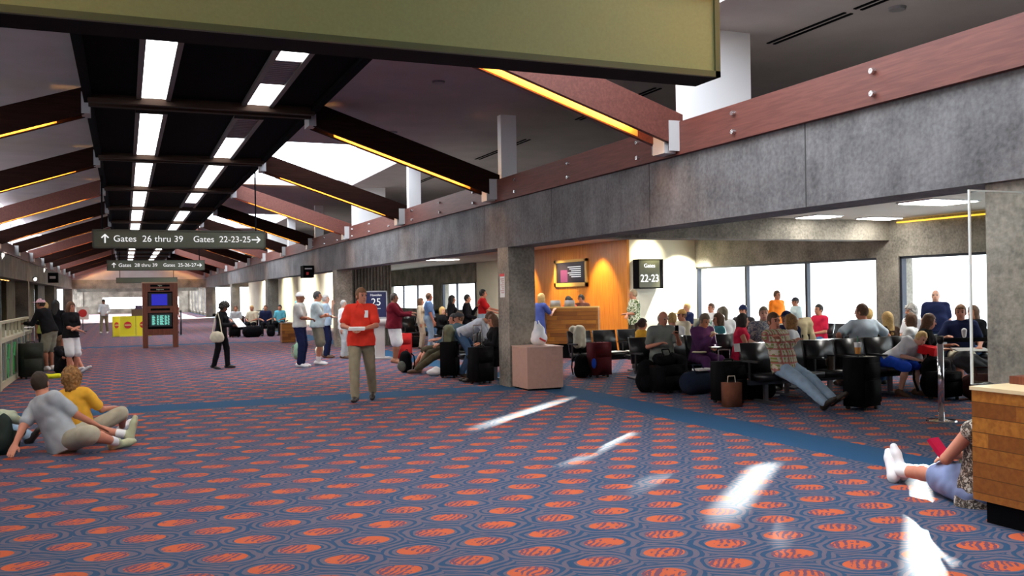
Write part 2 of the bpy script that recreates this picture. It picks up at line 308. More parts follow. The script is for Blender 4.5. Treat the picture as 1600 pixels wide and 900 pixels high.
# the far end
bm = bmesh.new(); bx(bm, -9, 16, YE, YE + .5, 2.45, 3.15); bx(bm, BXL - .5, BXL, YE, YE + .6, 0, 2.5); bx(bm, BXR, BXR + .5, YE, YE + .6, 0, 2.5); struct(obj('trim_8', bm, CONC2))
bm = bmesh.new(); bx(bm, -7, 10.5, YE, YE + .3, 3.15, 5.1); struct(obj('wall_end_upper', bm, CEIL))
struct(box('ceiling_end', -4.5, 7.0, YE + .5, 108.3, 2.75, 3.15, LCEIL))
bm = bmesh.new(); bx(bm, 6.7, 7.0, YE + .5, 108.3, 2.45, 2.8); bx(bm, -4.5, -4.2, YE + .5, 108.3, 2.45, 2.8); bx(bm, 6.7, 7.0, YE + .5, 108.3, 0, .25); bx(bm, -4.5, -4.2, YE + .5, 108.3, 0, .25)
for k in range(7):
    y = YE + .5 + k * 4.55; bx(bm, 6.6, 7.0, y, y + .5, 0, 2.8); bx(bm, -4.5, -4.1, y, y + .5, 0, 2.8)
struct(obj('wall_end_sides', bm, CONC2))
for k in range(24):
    bm = bmesh.new(); y = YE + 1.6 + k * 1.1; cyl(bm, (6.8, y, .25), (6.8, y, 2.45), .03, n=6); cyl(bm, (6.8, y, 1.1), (6.8, y + 1.1, 1.1), .025, n=6); tag(obj('window_rail', bm, DSTEEL), 'dark vertical rail in the distant right-hand windows', 'rail', 'rails of the distant windows')
bm = bmesh.new(); bx(bm, -4.5, 7, 96, 96.6, 2.3, 2.8); struct(obj('trim_9', bm, CONC3))
for x in (-1.2, 3.6):
    for y in (84, 90, 102):
        t = thing('ceiling_panel_light', 'white light panel in the low ceiling of the distant hall end', 'ceiling light', (x, y, 2.75), 0, 'panel lights of the distant hall end'); box('frame', -.65, .65, -.65, .65, -.02, 0, WHITE, t); box('diffuser', -.6, .6, -.6, .6, -.03, -.02, PANEL, t)
bm = bmesh.new(); bx(bm, -4.5, -2.2, 108, 108.3, 0, 3); bx(bm, 5.5, 7, 108, 108.3, 0, 3); bx(bm, -2.2, 5.5, 108, 108.3, 0, .55); bx(bm, -2.2, 5.5, 108, 108.3, 1.75, 3)
struct(obj('wall_end', bm, CONC2))

# ---------------------------------------------------------------- rafters
SL = (4.46 - 3.35) / (BXR - SX1)
def rafter(y, side, k):
    g = 'right' if side > 0 else 'left'
    t = thing('roof_rafter', '%s roof rafter from the camera on the %s, with glowing slot' % (ORD[k], g), 'rafter', (BXR if side > 0 else BXL, y, 3.35), 0)
    L_ = BXR - SX1
    for dy, nm in ((-.15, 'plank'), (.15, 'plank')):
        bm = bmesh.new()
        a = [(0, 0), (-side * L_, SL * L_), (-side * L_, SL * L_ + .4), (0, .4)]
        f = [bm.verts.new((p[0], dy - .035, p[1])) for p in a]; b_ = [bm.verts.new((p[0], dy + .035, p[1])) for p in a]
        bm.faces.new(f); bm.faces.new(b_[::-1])
        for i in range(4): bm.faces.new((f[i], f[(i + 1) % 4], b_[(i + 1) % 4], b_[i]))
        obj(nm, bm, REDWOOD if k % 3 == 1 else RAFT_SHADED, t)  # every third rafter in its lit red, the rest with shade in the colour
    for q in (-1, 1):
        bm = bmesh.new(); a = [(-side * .45, SL * .45 + .015), (-side * (L_ - .45), SL * (L_ - .45) + .015), (-side * (L_ - .45), SL * (L_ - .45) + .28), (-side * .45, SL * .45 + .28)]
        for yy in (q * .113, q * .108): vv = [bm.verts.new((p[0], yy, p[1])) for p in a]; bm.faces.new(vv)
        obj('added_slot_lining', bm, mat('warm_reflector', (.8, .42, .1), .5), t)  # lining added to brighten the slot between the dark planks
    bm = bmesh.new(); x0, x1 = -side * .55, -side * (L_ - .55)
    cyl(bm, (x0, 0, SL * .55 + .14), (x1, 0, SL * (L_ - .55) + .14), .02, .02, 6); obj('light_tube', bm, TUBE, t)
    bm = bmesh.new(); z0 = .3
    p = [(x0, z0 + SL * .55), (x1, z0 + SL * (L_ - .55))]
    f = [bm.verts.new((p[0][0], -.11, p[0][1])), bm.verts.new((p[1][0], -.11, p[1][1])), bm.verts.new((p[1][0], .11, p[1][1])), bm.verts.new((p[0][0], .11, p[0][1]))]
    r = bmesh.ops.extrude_face_region(bm, geom=[bm.faces.new(f)]); bmesh.ops.translate(bm, verts=[v for v in r['geom'] if isinstance(v, bmesh.types.BMVert)], vec=(0, 0, .03))
    obj('light_reflector', bm, mat('warm_reflector', (.8, .42, .1), .5), t)
    bm = bmesh.new(); bx(bm, -side * .16, side * .0, -.13, .13, -.06, .34); bx(bm, -side * .13, side * .02, -.2, -.186, -.04, .32); bx(bm, -side * .13, side * .02, .186, .2, -.04, .32)
    br = obj('steel_bracket', bm, mat('pale_steel_bracket', (.42, .42, .42), .6), t); br.location = (-side * .07, 0, 0)
    bm = bmesh.new(); bx(bm, -side * (L_ + .02), -side * (L_ - .1), -.2, .2, SL * L_ - .02, SL * L_ + .3); obj('steel_bracket', bm, mat('grey_bracket', (.3, .3, .32), .5), t)
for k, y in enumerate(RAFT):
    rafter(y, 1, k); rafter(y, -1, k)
# white fins standing on the ledger
for k, y in enumerate(RAFT):
    wd = 1.0 if k % 3 == 1 else .3
    tag(box('clerestory_fin', BXR + .08, BXR + .08 + wd, y - .08, y + .08, 3.27, ZS, WHITE), '%s white fin from the camera above the right ledger' % ORD[k], 'fin')
    tag(box('clerestory_fin', BXL - .08 - wd, BXL - .08, y - .08, y + .08, 3.27, ZS, WHITE), '%s white fin from the camera above the left ledger' % ORD[k], 'fin')
# fluorescent troughs in the spine
for k, y in enumerate(RAFT):
    for s, x in (('left', .44), ('right', 1.95)):
        a, b = y + .5, y + 5.34; c = (a + b) / 2
        t = thing('ceiling_light', '%s long fluorescent trough from the camera in the %s row of the black spine' % (ORD[k], s), 'ceiling light', (x, c, 4.66), 0, 'spine lights')
        bm = bmesh.new(); l = (b - a) / 2
        bx(bm, -.24, -.17, -l, l, -.05, .02); bx(bm, .17, .24, -l, l, -.05, .02); bx(bm, -.24, .24, -l - .05, -l, -.05, .02); bx(bm, -.24, .24, l, l + .05, -.05, .02); obj('frame', bm, mat('trough_frame', (.05, .045, .04), .5), t)
        seg = [(-l, l)]
        if s == 'right' and k in (1, 2, 4): seg = [(-l, -l * .25), (l * .35, l)] if k == 1 else ([(-l * .1, l)] if k == 2 else [(-l, l * .3)])
        for p, q in seg: box('diffuser', -.17, .17, p, q, -.02, .0, FLUO, t)
        if seg != [(-l, l)]:
            bm = bmesh.new(); p, q = (-l * .25, l * .35) if k == 1 else ((-l, -l * .1) if k == 2 else (l * .3, l))
            n = 14
            for i in range(n): yy = p + (q - p) * (i + .5) / n; bx(bm, -.17, .17, yy - .02, yy + .02, -.02, .01)
            bx(bm, -.17, .17, p, q, .01, .015); obj('louver', bm, mat('grey_louver', (.35, .35, .37), .5), t)
# slot diffusers in the upper ceiling
for k, (a, b) in enumerate(((6.6, 8.2), (8.35, 9.75), (12.5, 15.3), (17.6, 20.6), (23.2, 26.4))):
    bm = bmesh.new(); bx(bm, 7.74, 7.78, a, b, ZS - .012, ZS); bx(bm, 7.84, 7.88, a, b, ZS - .012, ZS)
    tag(obj('ceiling_air_slot', bm, BLACK), '%s dark slotted air diffuser from the camera in the upper ceiling' % ORD[k], 'air vent', 'slot diffusers in the upper ceiling')
for k, (x, y) in enumerate(((4.4, 13.2), (8.2, 8.0), (4.9, 17.6), (-1.6, 13.2), (-1.9, 14.6))):
    bm = bmesh.new(); cyl(bm, (x, y, ZS - .03), (x, y, ZS), .09, .1, 20)
    tag(obj('ceiling_downlight', bm, mat('grey_disc', (.2, .2, .22), .5)), 'small round grey ceiling disc, %s from the camera' % ORD[k], 'downlight')
# lounge ceiling panels
for k, (x, y, wx, wy) in enumerate(((12.4, 11.3, 1.0, .7), (12.5, 14.25, .6, .6), (14.1, 14.3, .8, .4), (9.0, 17.5, 1.2, .6), (11.3, 17.5, 1.2, .6), (8.8, 21.0, 1.2, .6), (11.2, 21.0, 1.2, .6), (8.0, 25.5, 1.2, .6), (10.8, 25.5, 1.2, .6), (9, 34, 1.2, 1), (12, 36, 1.2, 1), (8.4, 47, 1.2, 1.2), (8.4, 54, 1.2, 1.2), (8.4, 68, 1.2, 1.2))):
    t = thing('ceiling_panel_light', 'white light panel in the low lounge ceiling, number %d outward' % (k + 1), 'ceiling light', (x, y, 3.05), 0, 'panel lights in the lounge ceiling')
    t['label'] = 'white square light panel in the low ceiling above the gate lounge seats'
    box('frame', -wx / 2 - .03, wx / 2 + .03, -wy / 2 - .03, wy / 2 + .03, -.02, 0, WHITE, t); box('diffuser', -wx / 2, wx / 2, -wy / 2, wy / 2, -.03, -.02, PANEL, t)
bm = bmesh.new(); bx(bm, 14.85, 14.9, 5, 14.6, 2.97, 3.0); tag(obj('cove_light_strip', bm, emat('yellow_strip', (1, .6, .05), 1.6)), 'thin yellow light line along the top of the window wall', 'light')

# white wall added outside, its slots shape the sun streaks on the carpet
XO = 24.0; ZO = 1.75 + (XO - 15) / .70 * .147
bm = bmesh.new(); bx(bm, XO, XO + .3, -6, 80, -.1, ZO); y = -6
for q, hw in ((-.04, .26), (-.79, .13), (-1.32, .15), (-1.72, .09), (-2.13, .12), (-2.5, .09), (-3.12, .16), (-3.70, .12), (-4.95, .16)):
    c = (XO + .15) * .689 / .725 - q / .725; bx(bm, XO, XO + .3, y, c - hw / .7, ZO, ZO + 1.5); y = c + hw / .7
bx(bm, XO, XO + .3, y, 80, ZO, ZO + 1.5)
struct(obj('added_sun_screen', bm, mat('sun_screen_white', (.92, .92, .92), .9)))
struct(box('ground_outdoor', 15.5, 80, -20, 120, -.2, -.1, mat('pale_apron', (.8, .8, .8), .9)))

ADDED_UPLIGHT = emat('added_uplight_tube', (.92, .88, 1), 62)  # glow of the unseen uplights added to brighten the left ceiling
for k, y in enumerate(RAFT[:-1]):
    t = thing('added_uplight', 'long unseen uplight added above the left ledger, %s from the camera' % ORD[k], 'light', (BXL - .28, y + 2.92, 3.30)); bm = bmesh.new(); bx(bm, -.1, -.08, -2.2, 2.2, 0, .26); bx(bm, .08, .1, -2.2, 2.2, 0, .26); bx(bm, -.1, .1, -2.22, -2.2, 0, .26); bx(bm, -.1, .1, 2.2, 2.22, 0, .26); bx(bm, -.1, .1, -2.2, 2.2, -.02, 0); obj('trough', bm, WHITE, t); box('tube', -.06, .06, -2.15, 2.15, .04, .07, ADDED_UPLIGHT, t)

# ---------------------------------------------------------------- implicit-surface bodies
class Field:
    def __init__(s, lo, hi, h):
        s.h = h; s.lo = np.array(lo) - 3 * h; n = np.ceil((np.array(hi) + 3 * h - s.lo) / h).astype(int) + 1
        s.ax = [s.lo[i] + h * np.arange(n[i]) for i in range(3)]; s.F = np.full(n, .3, np.float32)
    def sub(s, lo, hi):
        sl = []
        for i in range(3):
            a = int(max(0, np.floor((lo[i] - s.lo[i]) / s.h))); b = int(min(len(s.ax[i]), np.ceil((hi[i] - s.lo[i]) / s.h) + 1))
            if b <= a: return None, None
            sl.append(slice(a, b))
        P = np.stack(np.meshgrid(s.ax[0][sl[0]], s.ax[1][sl[1]], s.ax[2][sl[2]], indexing='ij'), -1).astype(np.float32)
        return tuple(sl), P
    def blend(s, sl, d, k):
        f = s.F[sl]
        if k <= 0: s.F[sl] = np.minimum(f, d); return
        h = np.clip(.5 + .5 * (d - f) / k, 0, 1); s.F[sl] = d * (1 - h) + f * h - k * h * (1 - h)
    def cone(s, a, b, ra, rb, k=.02, flat=None):
        a = np.array(a, float); b = np.array(b, float); m = max(ra, rb) + k + 2 * s.h
        sl, P = s.sub(np.minimum(a, b) - m, np.maximum(a, b) + m)
        if sl is None: return
        ab = b - a; q = P - a.astype(np.float32); t = np.clip(q @ ab.astype(np.float32) / max(ab @ ab, 1e-9), 0, 1)
        v = q - t[..., None] * ab.astype(np.float32)
        if flat is not None:
            ax, sc = flat; ax = np.array(ax, np.float32); c = v @ ax; v = v + (c * (sc - 1))[..., None] * ax
        s.blend(sl, np.sqrt((v * v).sum(-1)) - (ra + (rb - ra) * t), k)
    def ell(s, c, R, rad, k=.02, op='add'):
        c = np.array(c, float); m = max(rad) + k + 2 * s.h
        sl, P = s.sub(c - m, c + m)
        if sl is None: return
        q = (P - c.astype(np.float32)) @ np.array(R, np.float32).T / np.array(rad, np.float32)
        d = (np.sqrt((q * q).sum(-1)) - 1) * min(rad)
        if op == 'add': s.blend(sl, d, k)
        else: s.F[sl] = np.maximum(s.F[sl], -d)
    def keep(s, p, n):   # keep the side n points to
        sl, P = s.sub(s.lo, s.lo + 1e3); d = -((P - np.array(p, np.float32)) @ np.array(n, np.float32)); s.F = np.maximum(s.F, d)
    def wrinkle(s, amp, f=38, seed=0):
        X, Y, Z = np.meshgrid(*s.ax, indexing='ij')
        s.F += (amp * (np.sin(f * X + 1.3 * np.sin(f * .6 * Z + seed)) * np.sin(f * .7 * Z + 1.7 * np.sin(f * .5 * Y + seed)) + .6 * np.sin(f * 1.7 * Y + 2 * np.sin(f * .8 * Z)))).astype(np.float32)
    def mesh(s, name, m, parent):
        F = s.F; I = F < 0; n = np.array(F.shape)
        def c(A, d): return A[d[0]:n[0] - 1 + d[0], d[1]:n[1] - 1 + d[1], d[2]:n[2] - 1 + d[2]]
        corners = [(i, j, k) for i in (0, 1) for j in (0, 1) for k in (0, 1)]
        cnt = sum(c(I, d).astype(np.int8) for d in corners); act = (cnt > 0) & (cnt < 8)
        idx = -np.ones(act.shape, np.int64); cells = np.argwhere(act); idx[act] = np.arange(len(cells))
        if len(cells) == 0: return None
        acc = np.zeros((len(cells), 3)); w_ = np.zeros(len(cells))
        vals = {d: F[cells[:, 0] + d[0], cells[:, 1] + d[1], cells[:, 2] + d[2]] for d in corners}
        for d in corners:
            for ax in range(3):
                if d[ax]: continue
                e = list(d); e[ax] = 1; e = tuple(e); a, b = vals[d], vals[e]; x = (a < 0) != (b < 0)
                t = np.where(x, a / np.where(x, a - b, 1), 0); p = np.tile(np.array(d, float), (len(cells), 1)); p[:, ax] = t
                acc[x] += p[x]; w_[x] += 1
        V = s.lo + s.h * (cells + acc / w_[:, None]); faces = []
        for ax in range(3):
            sa = [slice(None)] * 3; sb = [slice(None)] * 3; sa[ax] = slice(0, -1); sb[ax] = slice(1, None)
            A, B = I[tuple(sa)], I[tuple(sb)]; e = np.argwhere(A != B)
            u, v = (ax + 1) % 3, (ax + 2) % 3
            ok = (e[:, u] > 0) & (e[:, v] > 0) & (e[:, u] < n[u] - 1) & (e[:, v] < n[v] - 1); e = e[ok]
            ins = A[tuple(e.T)]; q = []
            for du, dv in ((1, 1), (0, 1), (0, 0), (1, 0)):
                f = e.copy(); f[:, u] -= du; f[:, v] -= dv; q.append(idx[tuple(f.T)])
            q = np.stack(q, 1); q[~ins] = q[~ins][:, ::-1]; faces.append(q)
        Q = np.concatenate(faces); me = bpy.data.meshes.new(name)
        me.vertices.add(len(V)); me.vertices.foreach_set('co', V.astype(np.float32).ravel())
        me.loops.add(len(Q) * 4); me.loops.foreach_set('vertex_index', Q.astype(np.int32).ravel())
        me.polygons.add(len(Q)); me.polygons.foreach_set('loop_start', np.arange(0, len(Q) * 4, 4, dtype=np.int32))
        me.polygons.foreach_set('use_smooth', np.ones(len(Q), bool)); me.update(calc_edges=True)
        me.materials.append(m); o = bpy.data.objects.new(name, me); C.objects.link(o); o.parent = parent
        return o
def V3(*a): return np.array(a, float)
def unit(v): v = np.array(v, float); return v / max(np.linalg.norm(v), 1e-9)
def ik(a, t, l1, l2, pole):
    d = t - a; L_ = np.linalg.norm(d); mx = (l1 + l2) * .995
    if L_ > mx: t = a + d / L_ * mx; L_ = mx
    L_ = max(L_, abs(l1 - l2) + .02)
    u = unit(t - a); x = (l1 * l1 - l2 * l2 + L_ * L_) / (2 * L_); y = math.sqrt(max(l1 * l1 - x * x, 0))
    p = np.array(pole, float); p = unit(p - u * (p @ u)); return a + u * x + p * y, t

SK1 = mat('skin_tanned', (.50, .21, .12), .55); SK2 = mat('skin_light', (.66, .36, .25), .55); SK3 = mat('skin_brown', (.30, .12, .065), .55); SKR = mat('skin_sunburnt', (.55, .22, .135), .6)
def cl(name, col, var=.12): return mat(name, col, .95, var=var, scale=9, spec=.15)
HB = mat('hair_dark', (.012, .009, .007), .7); HBR = mat('hair_brown', (.10, .045, .02), .7, var=.3, scale=60); HBL = mat('hair_blonde', (.55, .36, .13), .7, var=.3, scale=60); HG = mat('hair_grey', (.42, .40, .37), .8, var=.3, scale=60); HR = mat('hair_reddish', (.27, .13, .035), .7, var=.45, scale=45)
EYEM = mat('eye_dark', (.02, .015, .012), .3); MOUTHM = mat('lips', (.38, .10, .08), .6)

def person(label, loc, rz, h=1.75, pose='stand', skin=SK1, shirt=None, sleeve='short', hem=-.07, pants=None, legs='long', shoe=None, hair=None, style='short', cap=None, tilt=0, side=0, turn=0,
           pel=None, wl=None, wr=None, al=None, ar=None, head=(0, 0), bulk=1.0, belly=0, fem=False, vox=.014, face=True, toeL=None, toeR=None, pol=None, kpl=None, kpr=None, socks=None, collar=False, shirtname='shirt', curl=.6, world=None, extra=None):
    root = thing('person', label, 'person', loc, math.radians(rz)); s = h / 1.75
    cz, sz_ = math.cos(-math.radians(rz)), math.sin(-math.radians(rz))
    def tw(p):  # world point to (left, forward, up)
        x, y = p[0] - loc[0], p[1] - loc[1]; return V3(x * cz - y * sz_, -(x * sz_ + y * cz), p[2] - loc[2])
    if world:
        if 'wl' in world: wl = tuple(tw(world['wl']) / s)
        if 'wr' in world: wr = tuple(tw(world['wr']) / s)
        if 'al' in world: al = tuple(tw(world['al']) / s)
        if 'ar' in world: ar = tuple(tw(world['ar']) / s)
    D = {'stand': ((0, 0, .95), (.27, .06, .84), (.1, .02, .09)), 'sit': ((0, .02, .54), (.13, .30, .68), (.13, .52, .09)), 'floor': ((0, 0, .11), (.2, .35, .35), (.12, .75, .08))}[pose]
    c = lambda p: V3(p[0], -p[1], p[2]) * s
    pelv = c(pel or D[0]); WL = c(wl or D[1]); WR = c(wr or (-D[1][0], D[1][1], D[1][2])); AL = c(al or D[2]); AR = c(ar or (-D[2][0], D[2][1], D[2][2]))
    t, sd, tn = math.radians(tilt), math.radians(side), math.radians(turn)
    U = unit(V3(math.sin(sd), -math.sin(t), math.cos(t) * math.cos(sd)))
    Fw = V3(math.sin(tn), -math.cos(tn), 0); Lf = unit(np.cross(U, -Fw) * -1); Lf = unit(np.cross(Fw, U)) * 1.0
    if Lf[0] * math.cos(tn) < 0: Lf = -Lf
    Fw = unit(np.cross(U, Lf)); Fw = Fw if Fw @ V3(math.sin(tn), -math.cos(tn), 0) > 0 else -Fw
    if abs(Fw @ V3(math.sin(tn), -math.cos(tn), 0)) < .05: Fw = V3(0, 0, -1)
    R = np.stack([Lf, Fw, U]); b = bulk; sw = .175 if not fem else .155
    nb = pelv + U * .50 * s; chest = pelv + U * .36 * s; waist = pelv + U * .17 * s
    hy, hp = math.radians(head[0]), math.radians(head[1])
    hU0 = unit(U + V3(0, 0, 1.2)); hF = unit(V3(math.sin(hy + tn), -math.cos(hy + tn), 0)); hF = unit(hF * math.cos(hp) + V3(0, 0, 1) * math.sin(hp)); hL = unit(np.cross(hF, hU0)); hU = unit(np.cross(hL, hF)); hU = hU if hU[2] > 0 else -hU
    if hL @ Lf < 0: hL = -hL
    if abs(hp) < .01: pass
    HR_ = np.stack([hL, hF, hU]); hc = nb + unit(U * .6 + hU * .6) * .145 * s + hF * .025 * s
    hipL, hipR = pelv + Lf * .09 * s - U * .02 * s, pelv - Lf * .09 * s - U * .02 * s
    shL, shR = nb + Lf * sw * s * (.9 + .1 * b) - U * .045 * s, nb - Lf * sw * s * (.9 + .1 * b) - U * .045 * s
    # never let a kinked chain fold the wrong way
    po = pol or (.5, -.6, -.7); pL = c(po); pR = c((-po[0], po[1], po[2]))
    elL, WL = ik(shL, WL, .29 * s, .25 * s, pL); elR, WR = ik(shR, WR, .29 * s, .25 * s, pR)
    knL, AL = ik(hipL, AL, .43 * s, .42 * s, c(kpl or (.15, 1, .5))); knR, AR = ik(hipR, AR, .43 * s, .42 * s, c(kpr or (-.15, 1, .5)))
    def toe(kn, an, td):
        if td is not None: return unit(c(td))
        sh = unit(an - kn); f = V3(0, -1, 0); f = f - sh * (f @ sh) * .9; f[2] = min(f[2], 0.0) if pose != 'floor' else f[2]; return unit(f)
    tL, tR = toe(knL, AL, toeL), toe(knR, AR, toeR)
    P_ = [pelv, hc + 0, hc + hU * .14 * s, elL, elR, WL, WR, WL + unit(WL - elL) * .2, WR + unit(WR - elR) * .2, knL, knR, AL, AR, AL + tL * .24, AR + tR * .24, shL, shR, pelv - U * .15]
    lo = np.min(P_, 0) - .2 * b; hi = np.max(P_, 0) + .2 * b
    def torso(F, g, full=True):
        F.ell(pelv, R, (.165 * s * b + g, .115 * s * b + g, .12 * s + g), .04); F.ell(waist, R, ((.14 if not fem else .125) * s * b + g, .10 * s * b + g, .15 * s + g), .05)
        F.ell(chest, R, ((.165 if not fem else .145) * s * b + g, .115 * s * b + g, .17 * s + g), .05)
        if fem:
            for q in (1, -1): F.ell(chest + Lf * q * .07 * s + Fw * .085 * s * b - U * .0, R, (.06 * s + g, .055 * s + g, .06 * s + g), .03)
        if belly: F.ell(waist + Fw * .06 * s * b - U * .03, R, (.14 * s * b + g, (.08 + belly) * s + g, .15 * s + g), .05)
        F.cone(shL - Lf * .03, shR + Lf * .03, .058 * s + g, .058 * s + g, .05)
        F.cone(nb - U * .05 * s, nb + U * .02 * s, .075 * s + g, .06 * s + g, .04)
        if g > 0 and hem >= -.02: F.cone(waist, pelv + U * .06 * s, .13 * s * b, .14 * s * b, .03, flat=(Fw, 1.35))
    def hand(F, w, e, q):
        d = unit(w - e); n = unit(np.cross(d, V3(0, 0, 1))) if abs(d[2]) < .9 else Lf.copy()
        pn = V3(0, 0, -1) if abs(d[2]) < .75 else unit(-Lf * q); pn = unit(pn - d * (pn @ d)); sdv = unit(np.cross(d, pn))
        if (sdv @ Lf) * q > 0: sdv = -sdv   # thumb on the inner side
        F.cone(w, w + d * .045 * s, .027 * s, .034 * s, .02, flat=(pn, 1.7)); F.cone(w + d * .03 * s, w + d * .08 * s, .034 * s, .036 * s, .02, flat=(pn, 2.0))
        for i, (o, l) in enumerate(((.030, .072), (.010, .08), (-.011, .074), (-.030, .058))):
            a = w + d * .09 * s + sdv * o * s; m1 = a + unit(d + pn * curl * .5) * l * .5 * s; m2 = m1 + unit(d + pn * curl * 1.6) * l * .5 * s
            F.cone(a - d * .02 * s, m1, .0105 * s, .0095 * s, .006); F.cone(m1, m2, .0095 * s, .008 * s, .004)
        a = w + d * .035 * s + sdv * .03 * s; m1 = a + unit(d * .8 + sdv * .8 + pn * .2) * .035 * s; m2 = m1 + unit(d + sdv * .15 + pn * .4) * .032 * s
        F.cone(a, m1, .014 * s, .0115 * s, .008); F.cone(m1, m2, .0115 * s, .009 * s, .004)
    # --- the body, one continuous surface
    F = Field(lo, hi, vox); torso(F, -.006)
    F.cone(nb - U * .02 * s, hc - hU * .06 * s - hF * .02 * s, .056 * s, .052 * s, .03)
    F.ell(hc + hU * .02 * s - hF * .005 * s, HR_, (.074 * s, .092 * s, .108 * s), .015); F.ell(hc - hU * .055 * s + hF * .025 * s, HR_, (.055 * s, .062 * s, .062 * s), .03)
    F.cone(hc + hF * .088 * s + hU * .012 * s, hc + hF * .108 * s - hU * .02 * s, .009 * s, .014 * s, .012)
    for q in (1, -1):
        F.ell(hc + hL * q * .077 * s - hF * .005 * s - hU * .005 * s, HR_, (.010 * s, .018 * s, .030 * s), .006)
    for q in (1, -1): F.ell(hc + hL * q * .032 * s + hF * .102 * s + hU * .018 * s, HR_, (.018 * s, .014 * s, .011 * s), 0, 'sub')
    for q, sh, el, w_, in ((1, shL, elL, WL), (-1, shR, elR, WR)):
        F.cone(sh, el, .05 * s * (.6 + .4 * b), .039 * s * (.6 + .4 * b), .03); F.cone(el, w_, .039 * s * (.6 + .4 * b), .026 * s, .015); hand(F, w_, el, q)
    for hp_, kn, an, td in ((hipL, knL, AL, tL), (hipR, knR, AR, tR)):
        F.cone(hp_, kn, .083 * s * b, .054 * s * (.5 + .5 * b), .04); F.cone(kn, kn + (an - kn) * .35, .052 * s * (.5 + .5 * b), .056 * s * (.5 + .5 * b), .02); F.cone(kn + (an - kn) * .35, an, .056 * s * (.5 + .5 * b), .035 * s, .02)
        dn = unit(an - kn); dn = unit(dn - td * (dn @ td)); heel = an + dn * .045 * s - td * .035 * s; ball = an + dn * .055 * s + td * .13 * s
        F.cone(an, heel, .034 * s, .032 * s, .02); F.cone(heel, ball, .032 * s, .030 * s, .02); F.cone(ball, ball + td * .05 * s, .028 * s, .02 * s, .02)
    F.mesh('body', skin, root)
    # --- clothes
    if pants:
        F = Field(lo, hi, vox); g = .012
        gw = .024 if hem >= -.02 else .004; F.ell(pelv, R, (.165 * s * b + gw, .118 * s * b + gw, .12 * s + g), .04); F.cone(pelv, pelv + U * .12 * s, .165 * s * b + gw - .01, .148 * s * b + gw, .02, flat=(Fw, 1.38)); F.keep(pelv + U * (.1 if hem >= -.02 else .05) * s, -U)
        if legs == 'skirt':
            km = (knL + knR) / 2; F.cone(pelv, km * .8 + pelv * .2, .15 * s * b, .13 * s, .05)
            for hp_, kn in ((hipL, knL), (hipR, knR)): F.cone(hp_, kn * .85 + hp_ * .15, .09 * s * b + g, .08 * s + g, .04)
        for hp_, kn, an in ((hipL, knL, AL), (hipR, knR, AR)):
            if legs == 'long':
                F.cone(hp_, kn, .09 * s * b + g, .062 * s * b + g, .03); F.cone(kn, an - unit(an - kn) * .0, .062 * s * b + g, .052 * s + g, .015)
            elif legs == 'short':
                e = hp_ + (kn - hp_) * .82; F.cone(hp_, e, .092 * s * b + g, .085 * s * b + g, .03)
            elif legs == 'knee':
                e = hp_ + (kn - hp_) * .97; F.cone(hp_, e, .092 * s * b + g, .082 * s * b + g, .03)
        F.wrinkle(.0035, 34, 1); F.mesh('trousers' if legs == 'long' else ('skirt' if legs == 'skirt' else 'shorts'), pants, root)
    if shirt:
        F = Field(lo, hi, vox); g = .014; torso(F, g)
        if hem < -.02: F.cone(waist + U * .03 * s, pelv + U * (hem - .06) * s, (.135 if fem else .15) * s * b + g, .192 * s * b + g, .04, flat=(Fw, 1.36))
        F.keep(pelv + U * hem * s, U); F.keep(nb + U * .035 * s + Fw * .0, -U)
        for sh, el, w_ in ((shL, elL, WL), (shR, elR, WR)):
            if sleeve == 'short':
                F.cone(sh, sh + (el - sh) * .72, .055 * s * (.6 + .4 * b) + g, .052 * s * (.6 + .4 * b) + g * 1.1, .03)
            elif sleeve == 'long':
                F.cone(sh, el, .052 * s * b + g, .044 * s + g, .03); F.cone(el, w_, .044 * s + g, .034 * s + g, .015)
            elif sleeve == 'tank': F.cone(sh, sh + (el - sh) * .06, .05 * s + g, .05 * s + g, .03)
        F.wrinkle(.004, 30, 0); F.mesh(shirtname, shirt, root)
        if collar:
            F = Field(nb - .2, nb + .2, .008); F.cone(nb + U * .025 * s, nb + U * .055 * s, .072 * s, .066 * s, .0); F.keep(nb + U * .068 * s - Fw * .0, -unit(U - Fw * .5)); F.cone(nb + Fw * .07 * s + Lf * .03 * s + U * .03 * s, nb + Fw * .1 * s + Lf * .05 * s - U * .01, .016, .008, .01); F.cone(nb + Fw * .07 * s - Lf * .03 * s + U * .03 * s, nb + Fw * .1 * s - Lf * .05 * s - U * .01, .016, .008, .01); F.mesh('collar', shirt, root)
    if socks:
        for kn, an in ((knL, AL), (knR, AR)):
            F = Field(np.minimum(kn, an) - .1, np.maximum(kn, an) + .1, .012); F.cone(an + (kn - an) * .22, an, .050 * s, .044 * s, .0); F.mesh('sock', socks, root)
    if shoe:
        for kn, an, td in ((knL, AL, tL), (knR, AR, tR)):
            F = Field(an - .34, an + .34, .011); dn = unit(an - kn); dn = unit(dn - td * (dn @ td)); heel = an + dn * .04 * s - td * .04 * s; ball = an + dn * .05 * s + td * .13 * s
            F.cone(an - dn * .01, heel, .044 * s, .044 * s, .02); F.cone(heel, ball, .044 * s, .042 * s, .03); F.cone(ball, ball + td * .06 * s, .042 * s, .030 * s, .02); F.keep(an + dn * .082 * s, -dn); F.mesh('shoe', shoe, root)
